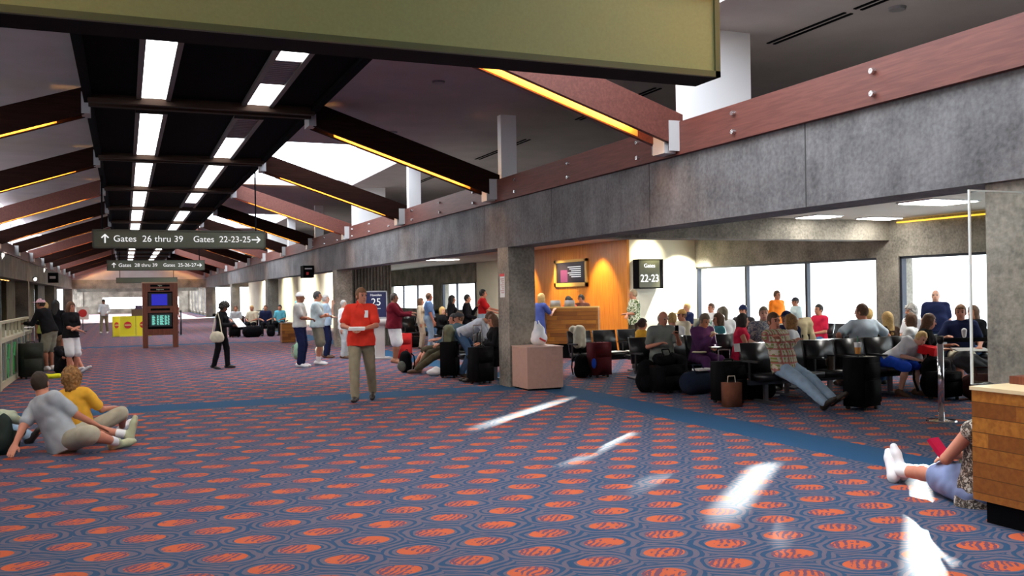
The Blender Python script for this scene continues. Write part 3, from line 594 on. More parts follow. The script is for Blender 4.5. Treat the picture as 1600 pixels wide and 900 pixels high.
    if hair:
        F = Field(hc - .36, hc + .25, .011 if style in ('curly', 'afro') else .012); f = lambda a, b_, c_: hc + (hL * a + hF * b_ + hU * c_) * s
        if style == 'bald':
            F.ell(f(0, -.012, .008), HR_, (.082 * s, .098 * s, .10 * s), 0); F.keep(f(0, -.0, 0), -hF); F.keep(f(0, 0, .045), -hU); F.keep(f(0, 0, -.06), hU)
        else:
            vol = .012 if style in ('long', 'bob', 'pony') else .004
            if style == 'curly': vol = .03
            if style == 'afro': vol = .045
            F.ell(f(0, -.012, .028), HR_, ((.080 + vol) * s, (.096 + vol) * s, (.108 + vol) * s), 0)
            sl, P = F.sub(F.lo, F.lo + 9); q = P - hc.astype(np.float32); cf = q @ hF.astype(np.float32); cu = q @ hU.astype(np.float32)
            F.F = np.maximum(F.F, -np.maximum((.035 if style in ('short', 'curly', 'afro') else .045) * s - cf, cu - .062 * s)); F.F = np.maximum(F.F, -.065 * s - cu)
            if style in ('short',): F.F = np.maximum(F.F, -np.maximum(-.02 * s - cf * -1 - .0, cu + .02 * s) if False else F.F)
            if style == 'long':
                F.cone(f(0, -.06, .0), nb - Fw * .085 * s - U * .10 * s, .075 * s, .07 * s, .03, flat=(Fw, 1.6))
                for q_ in (1, -1): F.cone(f(q_ * .062, -.02, .03), nb + Lf * q_ * .075 * s - U * .06 * s + Fw * .02, .035 * s, .03 * s, .02)
            if style == 'bob':
                F.cone(f(0, -.05, .02), f(0, -.055, -.10), .075 * s, .07 * s, .03)
                for q_ in (1, -1): F.cone(f(q_ * .06, -.01, .02), f(q_ * .065, .0, -.085), .034 * s, .034 * s, .02)
            if style == 'pony':
                F.cone(f(0, -.1, .03), f(0, -.15, -.02), .028 * s, .032 * s, .02); F.cone(f(0, -.15, -.02), f(0, -.14, -.15), .032 * s, .014 * s, .02)
            if style in ('curly', 'afro'):
                if style == 'curly': F.cone(f(0, -.03, .0), f(0, -.05, -.09), .10 * s, .085 * s, .04)
                F.wrinkle(.010, 95, 2)
            elif style in ('long', 'bob'): F.wrinkle(.003, 70, 2)
            else: F.wrinkle(.002, 70, 2)
        F.mesh('hair', hair, root)
    if cap:
        F = Field(hc - .1, hc + .26, .009) if False else Field(hc - .24, hc + .26, .010)
        F.ell(hc + hU * .03 * s - hF * .008 * s, HR_, (.088 * s, .106 * s, .108 * s), 0); F.keep(hc + hU * .035 * s, hU)
        if cap[1] == 'cap':
            F.ell(hc + hU * .045 * s + hF * .13 * s, HR_, (.07 * s, .075 * s, .009 * s), .004)
        else: F.ell(hc + hU * .04 * s, HR_, (.15 * s, .16 * s, .010 * s), .004)
        F.mesh('cap' if cap[1] == 'cap' else 'hat', cap[0], root)
    if face:
        for q in (1, -1):
            bm = bmesh.new(); bmesh.ops.create_icosphere(bm, subdivisions=2, radius=.011 * s, matrix=Matrix.Translation(Vector(hc + (hL * q * .032 + hF * .083 + hU * .018) * s))); obj('eye', bm, EYEM, root, smooth=True)
        bm = bmesh.new(); cyl(bm, hc + (hF * .085 - hU * .058 + hL * .022) * s, hc + (hF * .085 - hU * .058 - hL * .022) * s, .006 * s, n=8); obj('mouth', bm, MOUTHM, root, smooth=True)
        if hair:
            for q in (1, -1):
                bm = bmesh.new(); cyl(bm, hc + (hF * .088 + hU * .040 + hL * q * .016) * s, hc + (hF * .078 + hU * .040 + hL * q * .05) * s, .0055 * s, n=6); obj('eyebrow', bm, hair, root, smooth=True)
    mw = Matrix.Translation(Vector(loc)) @ Matrix.Rotation(math.radians(rz), 4, 'Z')
    g_ = lambda p: tuple(mw @ Vector(p))
    root_pts = dict(wl=g_(WL), wr=g_(WR), hl=g_(WL + unit(WL - elL) * .09 * s), hr=g_(WR + unit(WR - elR) * .09 * s), chest=g_(chest + Fw * .14 * s * b), hc=g_(hc), sl=g_(shL), sr=g_(shR), pel=g_(pelv), al=g_(AL), top=g_(hc + hU * .14 * s))
    return root, root_pts

# ---------------------------------------------------------------- prop builders
VINYL = mat('black_vinyl', (.008, .009, .011), .33, spec=.4); BAGB = mat('black_nylon', (.004, .004, .005), .9, var=.2, scale=30, spec=.08); RUBBER = mat('rubber', (.01, .01, .01), .8)
PAPER = mat('paper', (.82, .82, .80), .8)
def rbox(name, cx_, cy_, z0, sx, sy, sz, m, parent, bev=.03, taper=1.0, lean=0):
    bm = bmesh.new(); v = bx(bm, cx_ - sx / 2, cx_ + sx / 2, cy_ - sy / 2, cy_ + sy / 2, z0, z0 + sz)
    for q in v[4:]: q.co.x = cx_ + (q.co.x - cx_) * taper; q.co.y = cy_ + (q.co.y - cy_) * taper + lean
    return obj(name, bm, m, parent, bev, True, 3)
def seat_row(label, x, y, rz, n, pitch=.57, group='black vinyl seat rows in the lounges'):
    t = thing('seat_row', label, 'bench', (x, y, 0), math.radians(rz), group); w_ = n * pitch
    bm = bmesh.new(); bx(bm, -w_ / 2, w_ / 2, .0, .07, .27, .33); obj('beam', bm, DSTEEL, t)
    for k in range(max(2, (n + 1) // 2)):
        xx = -w_ / 2 + pitch * .5 + k * (w_ - pitch) / (max(2, (n + 1) // 2) - 1)
        bm = bmesh.new(); bx(bm, xx - .03, xx + .03, .01, .06, .03, .28); bx(bm, xx - .03, xx + .03, -.26, .28, .0, .035); obj('leg', bm, mat('seat_steel', (.25, .25, .26), .3, .9), t, .008)
    for k in range(n):
        xx = -w_ / 2 + pitch * (k + .5)
        bm = bmesh.new(); bx(bm, xx - .25, xx + .25, -.25, .2, .36, .43); bx(bm, xx - .2, xx + .2, -.1, .12, .32, .37); obj('seat', bm, VINYL, t, .025, True, 3)
        bm = bmesh.new(); v = bx(bm, xx - .25, xx + .25, .17, .23, .43, .86)
        for q in v[4:]: q.co.y += .1
        obj('backrest', bm, VINYL, t, .02, True, 3)
    for k in range(n + 1):
        xx = -w_ / 2 + pitch * k
        bm = bmesh.new(); bx(bm, xx - .022, xx + .022, -.2, .2, .60, .63); bx(bm, xx - .012, xx + .012, .0, .03, .33, .6); bx(bm, xx - .012, xx + .012, -.19, -.17, .43, .6) if False else None; obj('armrest', bm, mat('seat_steel', (.25, .25, .26), .3, .9) if False else mat('armrest_black', (.02, .02, .022), .4), t, .006)
    return t
def suitcase(label, x, y, rz, sx=.4, sy=.25, sz=.6, m=BAGB, handle=0, cat='suitcase'):
    t = thing('suitcase', label, cat, (x, y, 0), math.radians(rz))
    rbox('shell', 0, 0, .045, sx, sy, sz, m, t, .04); rbox('front_pocket', 0, -sy / 2 - .015, .1, sx * .8, .05, sz * .45, m, t, .02); rbox('front_pocket', 0, -sy / 2 - .01, .1 + sz * .5, sx * .8, .04, sz * .3, m, t, .015)
    bm = bmesh.new(); z = sz + .045; tube(bm, [(-.08, 0, z - .01), (-.07, 0, z + .03), (.07, 0, z + .03), (.08, 0, z - .01)], .011); obj('grip', bm, RUBBER, t)
    for q in (-1, 1):
        bm = bmesh.new(); cyl(bm, (q * (sx / 2 - .05) - .015, sy / 2 - .04, .032), (q * (sx / 2 - .05) + .015, sy / 2 - .04, .032), .032, n=14); obj('wheel', bm, RUBBER, t)
    for q in (-1, 1): box('foot', q * sx * .3 - .015, q * sx * .3 + .015, -sy / 2, -sy / 2 + .04, 0, .05, RUBBER, t)
    if handle:
        bm = bmesh.new(); zz = z - .02; tube(bm, [(-.1, sy / 2 - .05, zz), (-.1, sy / 2 - .05, zz + handle), (.1, sy / 2 - .05, zz + handle), (.1, sy / 2 - .05, zz)], .009); obj('telescopic_handle', bm, STEEL, t)
    return t
def blob_mesh(name, m, parent, prims, vox=.012, wr=.003, flat0=True, f=30):
    pts = np.array([p for q in prims for p in ((q[0], q[1]) if q[-1] == 'c' else (q[0],))]); mr = max((max(q[2:4]) if q[-1] == 'c' else max(q[1])) for q in prims)
    F = Field(pts.min(0) - mr, pts.max(0) + mr, vox)
    for q in prims:
        if q[-1] == 'c': F.cone(q[0], q[1], q[2], q[3], .04)
        else: F.ell(q[0], np.eye(3), q[1], .04)
    if flat0: F.keep((0, 0, 0.002), (0, 0, 1))
    if wr: F.wrinkle(wr, f)
    return F.mesh(name, m, parent)
def backpack(label, x, y, rz, s=1.0, m=BAGB, m2=None, z=0):
    t = thing('backpack', label, 'backpack', (x, y, z), math.radians(rz)); c = lambda *p: tuple(v * s for v in p)
    blob_mesh('pack_body', m, t, [(c(0, 0, .17), c(.17, .13, .2), 'e'), (c(0, .01, .34), c(.14, .11, .14), 'e')])
    blob_mesh('front_pocket', m2 or m, t, [(c(0, -.12, .14), c(.12, .06, .12), 'e')], flat0=False)
    for q in (-1, 1):
        bm = bmesh.new(); tube(bm, [c(q * .08, .1, .42), c(q * .1, .17, .36), c(q * .11, .18, .2), c(q * .12, .12, .06)], .014 * s); obj('shoulder_strap', bm, m, t)
    bm = bmesh.new(); tube(bm, [c(-.03, .05, .46), c(-.02, .05, .50), c(.02, .05, .50), c(.03, .05, .46)], .008 * s); obj('grab_loop', bm, m, t)
    return t
def duffel(label, x, y, rz, L_=.55, r=.16, m=BAGB, z=0):
    t = thing('duffel_bag', label, 'bag', (x, y, z), math.radians(rz))
    blob_mesh('bag_body', m, t, [((-L_ / 2 + r, 0, r * .95), (L_ / 2 - r, 0, r * .95), r, r, 'c')])
    bm = bmesh.new(); tube(bm, [(-.1, -r * .7, r * 1.5), (-.09, 0, r * 1.9 + .1), (.09, 0, r * 1.9 + .1), (.1, -r * .7, r * 1.5)], .01); tube(bm, [(-.1, -r * .7, r * 1.5), (-.1, 0, r * 1.93)], .012); tube(bm, [(.1, -r * .7, r * 1.5), (.1, 0, r * 1.93)], .012); obj('carry_handle', bm, m, t)
    bm = bmesh.new(); bx(bm, -L_ * .3, L_ * .3, -.008, .008, r * 1.9, r * 1.97); obj('zip', bm, STEEL, t)
    return t
def sheet(name, label, cat, x, y, z, rz, sx, sy, m=PAPER, pitch=0, th=.004, group=None):
    bm = bmesh.new(); bx(bm, -sx / 2, sx / 2, -sy / 2, sy / 2, 0, th); o = obj(name, bm, m); o.location = (x, y, z); o.rotation_euler = (math.radians(pitch), 0, math.radians(rz)); return tag(o, label, cat, group)
def cloth(name, label, cat, x, y, z, rz, prims, m, wr=.006, vox=.012, f=28):
    t = blob_mesh(name, m, None, prims, vox, wr, False, f); t.location = (x, y, z); t.rotation_euler = (0, 0, math.radians(rz)); return tag(t, label, cat)
def arrow_mesh(name, m, parent, loc, rot, s):
    bm = bmesh.new(); 
    bx(bm, -.08 * s, .08 * s, -.5 * s, .42 * s, 0, .004)
    for q in (1, -1):
        M_ = Matrix.Translation((0, .5 * s, 0)) @ Matrix.Rotation(q * math.radians(45), 4, 'Z'); bx(bm, -.075 * s, .075 * s, -.55 * s, .05 * s, 0, .004, M_)
    o = obj(name, bm, m, parent); o.location = loc; o.rotation_euler = rot; return o

# ---------------------------------------------------------------- hanging signs
def hang_sign(label, y, face, x0=-.70, x1=3.31, z0=2.86, z1=3.31, parts=None, poles=True):
    t = thing('hanging_sign', label, 'sign', (1.31, y, z0)); h_ = z1 - z0; w_ = (x1 - x0) / 2
    box('sign_body', -w_, w_, .0, .24, 0, h_, mat('sign_edge', (.008, .008, .007), .8, spec=.1), t, .006)
    bm = bmesh.new(); bx(bm, -w_ + .03, w_ - .03, -.012, .0, .03, h_ - .03); obj('sign_face', bm, face, t)
    bm = bmesh.new()
    for a in ((-w_, w_, 0, .035), (-w_, w_, h_ - .035, h_), (-w_, -w_ + .035, 0, h_), (w_ - .035, w_, 0, h_)): bx(bm, a[0], a[1], -.025, 0, a[2], a[3])
    obj('bezel', bm, mat('olive_bezel', (.10, .12, .055), .5) if face is OLIVE else mat('dark_bezel', (.03, .032, .02), .5), t)
    for q in (-1, 1):
        bm = bmesh.new(); cyl(bm, (q * (w_ - .22), .12, h_), (q * (w_ - .22), .12, ZS - z0), .02, n=10); obj('hanger_pole', bm, BLACK, t)
    if parts:
        for k, (kind, u, sc_) in enumerate(parts):
            x = -w_ + u; z = h_ / 2
            if kind == 'up': arrow_mesh('arrow', SIGNTXT, t, (x, -.013, z), (PI / 2, 0, 0), .2)
            elif kind == 'right': arrow_mesh('arrow', SIGNTXT, t, (x, -.013, z), (PI / 2, PI / 2, 0), .2)
            else: text('lettering', kind, .215, SIGNTXT, t, (x, -.013, z), (PI / 2, 0, 0), bold=.0, xs=sc_)
hang_sign('large blank olive green sign hanging nearest the camera', 4.63, OLIVE, z0=2.93, z1=3.44)
hang_sign('hanging sign reading Gates 26 thru 39 and Gates 22-23-25', 24, OLIVED, parts=[('up', .28, 1), ('Gates  26 thru 39', 1.25, 1.02), ('Gates  22-23-25', 2.96, .98), ('right', 3.77, 1)])
hang_sign('farther hanging sign reading Gates 28 thru 39 and Gates 25-26-27', 43.3, OLIVED, parts=[('up', .28, 1), ('Gates  28 thru 39', 1.25, 1.02), ('Gates  25-26-27', 2.96, .98), ('right', 3.77, 1)])
hang_sign('most distant dark sign hanging above the far hall end', 62.5, OLIVED, x0=.3, x1=3.9, z0=2.6, z1=2.95)

# ---------------------------------------------------------------- the information kiosk
t = thing('information_kiosk', 'red-brown wooden flight information kiosk with two screens', 'kiosk', (1.08, 32.7, 0))
for q in (-1, 1): box('side_post', q * .47 - .08, q * .47 + .08, 0, .5, 0, 2.16, WOODK, t, .01)
box('cabinet', -.39, .39, .04, .46, .42, 2.14, BLACK, t); box('rail', -.39, .39, .0, .04, .42, .62, WOODK, t, .005); box('rail', -.39, .39, .0, .04, 1.16, 1.38, WOODK, t, .005); box('rail', -.39, .39, .0, .04, 1.86, 2.14, WOODK, t, .005); box('cornice', -.56, .56, -.02, .52, 2.14, 2.18, mat('kiosk_top', (.3, .2, .12), .5), t)
for nm, z, c_, s_ in (('blue_screen', 1.6, (.0, .005, .9), .5), ('flight_screen', .92, (.0, .03, .025), .8)):
    b_ = box('monitor', -.36, .36, .01, .05, z - .23, z + .22, mat('monitor_black', (.01, .01, .012), .3), t); p = box(nm, -.27 if nm[0] == 'b' else -.3, .22 if nm[0] == 'b' else .3, 0, .012, z - .19, z + .18, emat(nm + '_glow', c_, s_), b_)
for c_ in range(4):
    for r_ in range(9):
        if (c_ * 7 + r_ * 3) % 5 == 0: continue
        pass
bm = bmesh.new()
for c_, (x0_, w0) in enumerate(((-.26, .10), (-.11, .06), (-.02, .12), (.13, .08), (.23, .05))):
    for r_ in range(10): bx(bm, x0_, x0_ + w0 * (.7 + .3 * ((r_ * 7 + c_) % 3) / 2), -.006, 0, 1.05 - r_ * .032, 1.067 - r_ * .032)
o = obj('screen_text_rows', bm, emat('teal_text', (.25, .9, .75), 1.0), t)
for z in (2.06, 1.93, 1.27):
    box('title_strip', -.3, .3, -.008, 0, z - .035, z + .035, BLACK, t)
text('title_lettering', 'Flights', .05, emat('title_text', (.8, .8, .6), .5), t, (0, -.01, 2.06), (PI / 2, 0, 0)); text('title_lettering', 'Departures', .05, emat('title_text', (.8, .8, .6), .5), t, (0, -.01, 1.93), (PI / 2, 0, 0))
# ---------------------------------------------------------------- yellow barriers
YEL = mat('yellow_panel', (.80, .72, .02), .5); REDL = mat('red_roundel', (.6, .03, .03), .5)
for k, (x, y, rz, wd, lb) in enumerate(((-.35, 43.4, 50, .42, 'narrow angled yellow barrier panel with red round logo, left end'), (.10, 43.15, 0, .62, 'wide yellow barrier panel with red round logo, middle'), (.73, 43.2, 4, .6, 'yellow barrier panel half hidden behind the kiosk'))):
    t = thing('yellow_barrier', lb, 'barrier', (x, y, 0), math.radians(rz)); box('panel', -wd / 2, wd / 2, 0, .03, .04, .88, YEL, t, .01); box('frame', -wd / 2 - .02, wd / 2 + .02, -.02, .05, 0, .04, mat('yellow_frame', (.6, .6, .1), .4), t)
    bm = bmesh.new(); cyl(bm, (0, -.012, .5), (0, 0, .5), .15 if wd > .5 else .13, n=28); r_ = obj('roundel', bm, REDL, t); box('roundel_bar', -.13, .13, -.018, -.012, .47, .53, mat('roundel_bar', (.75, .55, .2), .5), r_)
t = thing('utility_cart', 'small cluttered cart standing behind the yellow barriers', 'cart', (.62, 45.2, 0)); box('cart_box', -.35, .35, -.2, .25, .5, 1.15, mat('cart_brown', (.12, .07, .04), .7), t, .03); box('cart_tray', -.4, .4, -.25, .3, .35, .5, DSTEEL, t, .02)
for q in (-1, 1): bm = bmesh.new(); cyl(bm, (q * .3, -.1, .1), (q * .34, -.1, .1), .1, n=16); obj('wheel', bm, RUBBER, t); box('leg', q * .32 - .02, q * .32 + .02, -.12, -.08, .1, .4, DSTEEL, t)
box('flag', -.2, .1, -.02, 0, 1.15, 1.32, mat('purple_dark', (.08, .05, .1), .8), t)
t = thing('floor_sign', 'small red and white floor sign at the far left', 'sign', (-2.0, 52, 0)); box('sign_panel', -.28, .28, 0, .03, .6, 1.25, PAPER, t, .01); box('post', -.02, .02, .03, .06, 0, .9, DSTEEL, t); box('foot', -.2, .2, -.1, .15, 0, .03, DSTEEL, t); bm = bmesh.new(); cyl(bm, (0, -.01, .93), (0, 0, .93), .2, n=24); obj('red_disc', bm, REDL, t)
def stanchion(label, x, y, m=CHROME, h=1.04):
    t = thing('stanchion', label, 'post', (x, y, 0)); bm = bmesh.new(); cyl(bm, (0, 0, 0), (0, 0, .015), .18, .17, 32); cyl(bm, (0, 0, .015), (0, 0, .03), .17, .04, 32); obj('base', bm, m, t, smooth=False)
    bm = bmesh.new(); cyl(bm, (0, 0, .02), (0, 0, h - .07), .036, n=20); obj('pole', bm, m, t, smooth=True); bm = bmesh.new(); cyl(bm, (0, 0, h - .08), (0, 0, h), .04, n=20); obj('belt_head', bm, mat('belt_black', (.01, .01, .01), .5), t, smooth=True); return t
stanchion('chrome belt stanchion standing before the seated family', 9.20, 8.38); stanchion('chrome belt stanchion mostly behind the right concrete column', 11.0, 7.7)
bm = bmesh.new(); d = Vector((1.8, -.68, 0)).normalized(); M_ = Matrix.Translation((9.2, 8.38, 0)) @ Matrix.Rotation(math.atan2(d.y, d.x), 4, 'Z'); bx(bm, .04, 1.88, -.003, .003, .965, 1.015, M_); tag(obj('barrier_belt', bm, mat('belt_black', (.01, .01, .01), .5)), 'black retractable belt stretched from the chrome stanchion', 'belt')
stanchion('dark post on a white base right of the kiosk', 2.24, 42.7, DSTEEL, 1.1)

# ---------------------------------------------------------------- column notice, bin, beam signs
t = thing('notice', 'white notice with red heading taped to the concrete column', 'notice', (BXR - .004, 15.13, 1.78), 0); box('sheet', -.004, 0, -.11, .11, -.21, .21, PAPER, t); box('heading', -.006, -.004, -.11, .11, .16, .21, REDL, t)
bm = bmesh.new()
for k in range(8): bx(bm, -.006, -.004, -.08, .08 - .03 * (k % 3), .11 - k * .035, .122 - k * .035)
obj('printed_lines', bm, mat('ink_red', (.3, .05, .05), .7), t)
t = thing('waste_bin', 'square beige laminate bin beside the concrete column', 'bin', (6.53, 14.47, 0)); box('cabinet', -.33, .33, -.33, .33, .03, .72, TAN, t, .015); box('plinth', -.3, .3, -.3, .3, 0, .03, BLACK, t); box('top', -.34, .34, -.34, .34, .72, .735, mat('pale_tan', (.6, .42, .34), .5), t, .004)
bg_ = cloth('plastic_bag', 'white knotted plastic carrier bag on the beige bin', 'bag', 6.58, 14.5, .735, 10, [((0, 0, .12), (.15, .12, .13), 'e'), ((.0, 0, .22), (.11, .08, .12), 'e'), ((-.05, 0, .30), (-.06, 0, .40), .035, .02, 'c'), ((.05, 0, .30), (-.0, 0, .42), .03, .015, 'c')], mat('white_plastic', (.85, .85, .86), .35), .006)
bm = bmesh.new(); tube(bm, [(-.07, -.135, .13), (-.02, -.14, .10), (.04, -.14, .075)], .016); obj('printed_mark', bm, REDL, bg_)
t = thing('beam_sign', 'small black sign hanging from the right concrete beam', 'sign', (6.0, 33.0, 2.28)); box('sign_box', -.2, .17, -.3, .3, 0, .43, BLACK, t, .01); box('red_figure', -.1, -.02, -.312, -.3, .1, .2, REDL, t); box('white_line', -.15, .1, -.312, -.3, .3, .34, PAPER, t)
t = thing('beam_sign', 'small black gate sign on the left concrete beam', 'sign', (-3.45, 52, 2.75)); box('sign_box', -.1, .35, -.3, .3, -.25, .25, BLACK, t, .01); box('white_line', -.02, .25, -.312, -.3, -.05, .08, mat('grey_print', (.3, .3, .3), .6), t)
for k, (y, z) in enumerate(((26.5, 2.65), (46.5, 2.63))):
    t = thing('spotlight', ('small round white spotlight on the left beam, nearer one', 'small round white spotlight on the left beam, farther one')[k], 'lamp', (-3.81, y, z)); bm = bmesh.new(); cyl(bm, (0, 0, 0), (.12, -.12, -.05), .05, .08, 14); obj('housing', bm, DSTEEL, t); bm = bmesh.new(); cyl(bm, (.12, -.12, -.05), (.125, -.125, -.052), .075, n=14); obj('lens', bm, emat('lamp_lens', (1, 1, .9), 12), t)
t = thing('string_light', 'orange row of small shop lights on the left', 'light'); 
for k in range(17):
    y = 27.5 + k * 1.05
    if k == 12: continue
    bm = bmesh.new(); bmesh.ops.create_icosphere(bm, subdivisions=1, radius=.09, matrix=Matrix.Translation((-4.55, y, 2.55))); obj('bulb', bm, emat('orange_bulb', (1, .42, .12), 5), t)
bm = bmesh.new(); bx(bm, -4.6, -4.5, 27.3, 44.6, 2.62, 2.68); obj('rail', bm, DSTEEL, t)
stripd = box('shop_doorway_glow', -5.06, -4.82, 37.2, 38.1, .1, 2.3, emat('yellow_green_door', (.5, .5, .12), .9)); tag(stripd, 'lit yellow-green shop doorway on the left side', 'doorway')

# gate 25 board and podium
t = thing('gate_board', 'dark blue gate 25 board in a grey frame', 'sign', (6.08, 23.7, 0)); NAVYB = mat('navy_board', (.015, .02, .085), .4); FR = mat('grey_frame', (.45, .47, .5), .4)
box('board', -.27, .27, .0, .04, 1.06, 1.72, NAVYB, t); 
bm = bmesh.new()
for a in ((-.3, .3, 1.03, 1.06), (-.3, .3, 1.72, 1.75), (-.3, -.27, 1.03, 1.75), (.27, .3, 1.03, 1.75)): bx(bm, a[0], a[1], -.01, .05, a[2], a[3])
obj('frame', bm, FR, t); text('gate_number', '25', .27, SIGNTXT, t, (0, -.004, 1.45), (PI / 2, 0, 0)); text('lettering', 'Hawaiian', .085, SIGNTXT, t, (0, -.004, 1.64), (PI / 2, 0, 0)); box('underline', -.12, .12, -.004, 0, 1.28, 1.29, SIGNTXT, t); box('post', -.03, .03, .05, .1, 0, 1.1, FR, t); box('foot', -.25, .25, -.1, .3, 0, .02, FR, t)
t = thing('podium', 'grey pedestal podium below the gate 25 board', 'podium', (6.02, 23.2, 0)); PG = mat('pale_grey_laminate', (.5, .5, .5), .5)
rbox('top', .03, 0, .88, .56, .35, .15, PG, t, .02); box('stem', -.12, .12, -.1, .12, .04, .9, PG, t, .01); box('foot', -.25, .3, -.2, .22, 0, .04, PG, t, .01)
t = thing('wood_bin', 'wooden waste cabinet left of the standing queue', 'bin', (5.3, 33.2, 0)); box('cabinet', -.22, .25, -.2, .25, .02, .68, WOODC, t, .01); box('top', -.24, .27, -.22, .27, .68, .70, mat('kiosk_top', (.3, .2, .12), .5), t)

# ---------------------------------------------------------------- gate 22-23 desk, wall picture, sign
t = thing('gate_counter', 'wooden check-in counter before the orange wood wall', 'counter', (0, 0, 0))
A_, B_, C_ = Vector((9.66, 20.78, 0)), Vector((10.72, 20.08, 0)), Vector((9.55, 21.6, 0))
def slab(nm, a, b, z0, z1, th, m, par):
    d = (b - a); L_ = d.length; o = box(nm, 0, L_, 0, th, z0, z1, m, par); o.location = (a.x, a.y, 0); o.rotation_euler = (0, 0, math.atan2(d.y, d.x)); return o
slab('front_panel', A_, B_, .36, 1.24, .06, WOODC, t); slab('side_panel', C_, A_, .36, 1.24, .06, WOODC, t); slab('counter_top', A_ + Vector((-.03, 0, 0)), B_, 1.24, 1.275, .5, mat('counter_edge', (.6, .38, .12), .4), t); slab('counter_top', C_, A_, 1.235, 1.27, .45, mat('counter_edge', (.6, .38, .12), .4), t); slab('plinth', A_ + Vector((.06, .06, 0)), B_ + Vector((0, .08, 0)), 0, .36, .4, BLACK, t); slab('plinth', C_ + Vector((.06, 0, 0)), A_ + Vector((.06, .06, 0)), 0, .355, .3, BLACK, t); slab('end_panel', B_ + Vector((0, .0, 0)), B_ + Vector((.35, .55, 0)), 0, 1.24, .05, WOODC, t)
pl = slab('instruction_plate', C_ + (A_ - C_) * .35 + Vector((-.02, -.02, 0)), C_ + (A_ - C_) * .85 + Vector((-.02, -.02, 0)), .9, 1.18, .01, BLACK, t)
bm = bmesh.new()
for r_ in range(6):
    for c_ in range(2): bx(bm, .03 + c_ * .2, .17 + c_ * .2, -.004, 0, .93 + r_ * .04, .945 + r_ * .04)
obj('plate_text', bm, PAPER, pl)
for k, (x, y) in enumerate(((9.98, 20.95), (10.28, 20.75))):
    t = thing('desk_monitor', ('grey desk monitor back on the gate counter, left one', 'grey desk monitor back on the gate counter, right one')[k], 'monitor', (x, y, 1.275), -.58); rbox('casing', 0, 0, .0, .26, .2, .16, mat('grey_casing', (.22, .22, .23), .5), t, .02, taper=.85); box('screen', -.11, .11, .1, .106, .03, .13, emat('desk_screen', (.3, .4, .6), .5), t)
t = thing('framed_picture', 'dark framed picture with white lettering on the orange wood wall', 'picture', (12.66, 25.4, 2.22)); FW = mat('honey_frame', (.62, .38, .1), .4)
box('picture', -.03, 0, -1.0, 1.0, -.30, .33, mat('picture_dark', (.02, .015, .03), .3), t)
bm = bmesh.new()
for a in ((-1.12, 1.12, -.42, -.3), (-1.12, 1.12, .33, .41), (-1.12, -1.0, -.42, .41), (1.0, 1.12, -.42, .41)): bx(bm, -.06, 0, a[0], a[1], a[2], a[3])
obj('frame', bm, FW, t); bm = bmesh.new()
for r_ in range(6): bx(bm, -.034, -.03, -.7, -.05 + .12 * (r_ % 3), -.13 + r_ * .06, -.105 + r_ * .06)
obj('lettering_lines', bm, SIGNTXT, t); bm = bmesh.new(); bx(bm, -.034, -.03, .2, .7, -.28, .1); obj('purple_figure', bm, mat('picture_purple', (.12, .03, .12), .4), t, .0)
t = thing('gate_sign', 'illuminated gate sign reading 22-23 on the cream wall', 'sign', (12.86, 21.72, 1.70)); box('sign_box', 0, .78, 0, .3, 0, .80, BLACK, t, .01); box('sign_face', .02, .66, -.01, 0, .03, .77, mat('olive_lit_face', (.10, .10, .055), .4), t); text('gate_number', '22-23', .29, emat('bright_lettering', (1, 1, 1), 2), t, (.34, -.014, .27), (PI / 2, 0, 0), bold=.0, xs=.88); text('gate_word', 'Gates', .15, emat('bright_lettering', (1, 1, 1), 2), t, (.34, -.014, .62), (PI / 2, 0, 0))
def spot(name, loc, tgt, power, col, size=60, blend=.6):
    d = bpy.data.lights.new(name, 'SPOT'); d.energy = power; d.color = col; d.spot_size = math.radians(size); d.spot_blend = blend; d.shadow_soft_size = .06; o = bpy.data.objects.new(name, d); C.objects.link(o); o.location = loc; o.rotation_euler = (Vector(tgt) - Vector(loc)).to_track_quat('-Z', 'Y').to_euler()
for y in (23.4, 26.0, 28.6): spot('wall_washer', (11.75, y, 3.0), (12.7, y, 1.35), 420, (1, .72, .3), 75)
spot('wall_washer', (13.3, 21.3, 3.0), (13.3, 22.05, 2.6), 110, (1, .95, .7), 80); spot('wall_washer', (14.3, 21.2, 3.0), (14.4, 22.05, .9), 900, (1, .97, .8), 90)
for y in (45, 52, 60, 70): spot('wall_washer', (8.0, y, 3.0), (9.6, y, 1.5), 1500, (1, .97, .7), 130, 1)

# ---------------------------------------------------------------- front right counter and clear panel
t = thing('front_counter', 'butcher-block wooden counter at the lower right edge', 'counter', (5.47, 3.9, 0)); box('side_panel', 0, .04, -1.6, .82, .16, .925, WOODC, t, .004); box('end_panel', .04, .55, .78, .82, .16, .925, WOODK, t); box('counter_top', -.01, .5, -1.6, .83, .925, .95, mat('counter_edge_pale', (.75, .6, .35), .35), t, .003); box('plinth', .06, .5, -1.6, .76, 0, .16, BLACK, t); box('raised_ledge', .35, .62, .3, .80, .95, 1.005, WOODK, t, .005)
t = thing('clear_panel', 'tall clear acrylic screen rising behind the front counter', 'screen', (5.58, 4.80, .95)); box('pane', 0, .95, 0, .008, 0, 1.38, GLASS, t); box('polished_edge', -.012, .0, -.004, .012, 0, 1.38, mat('acrylic_edge', (.75, .82, .80), .2), t); box('polished_edge', -.012, .95, -.004, .012, 1.38, 1.392, mat('acrylic_edge', (.75, .82, .80), .2), t)

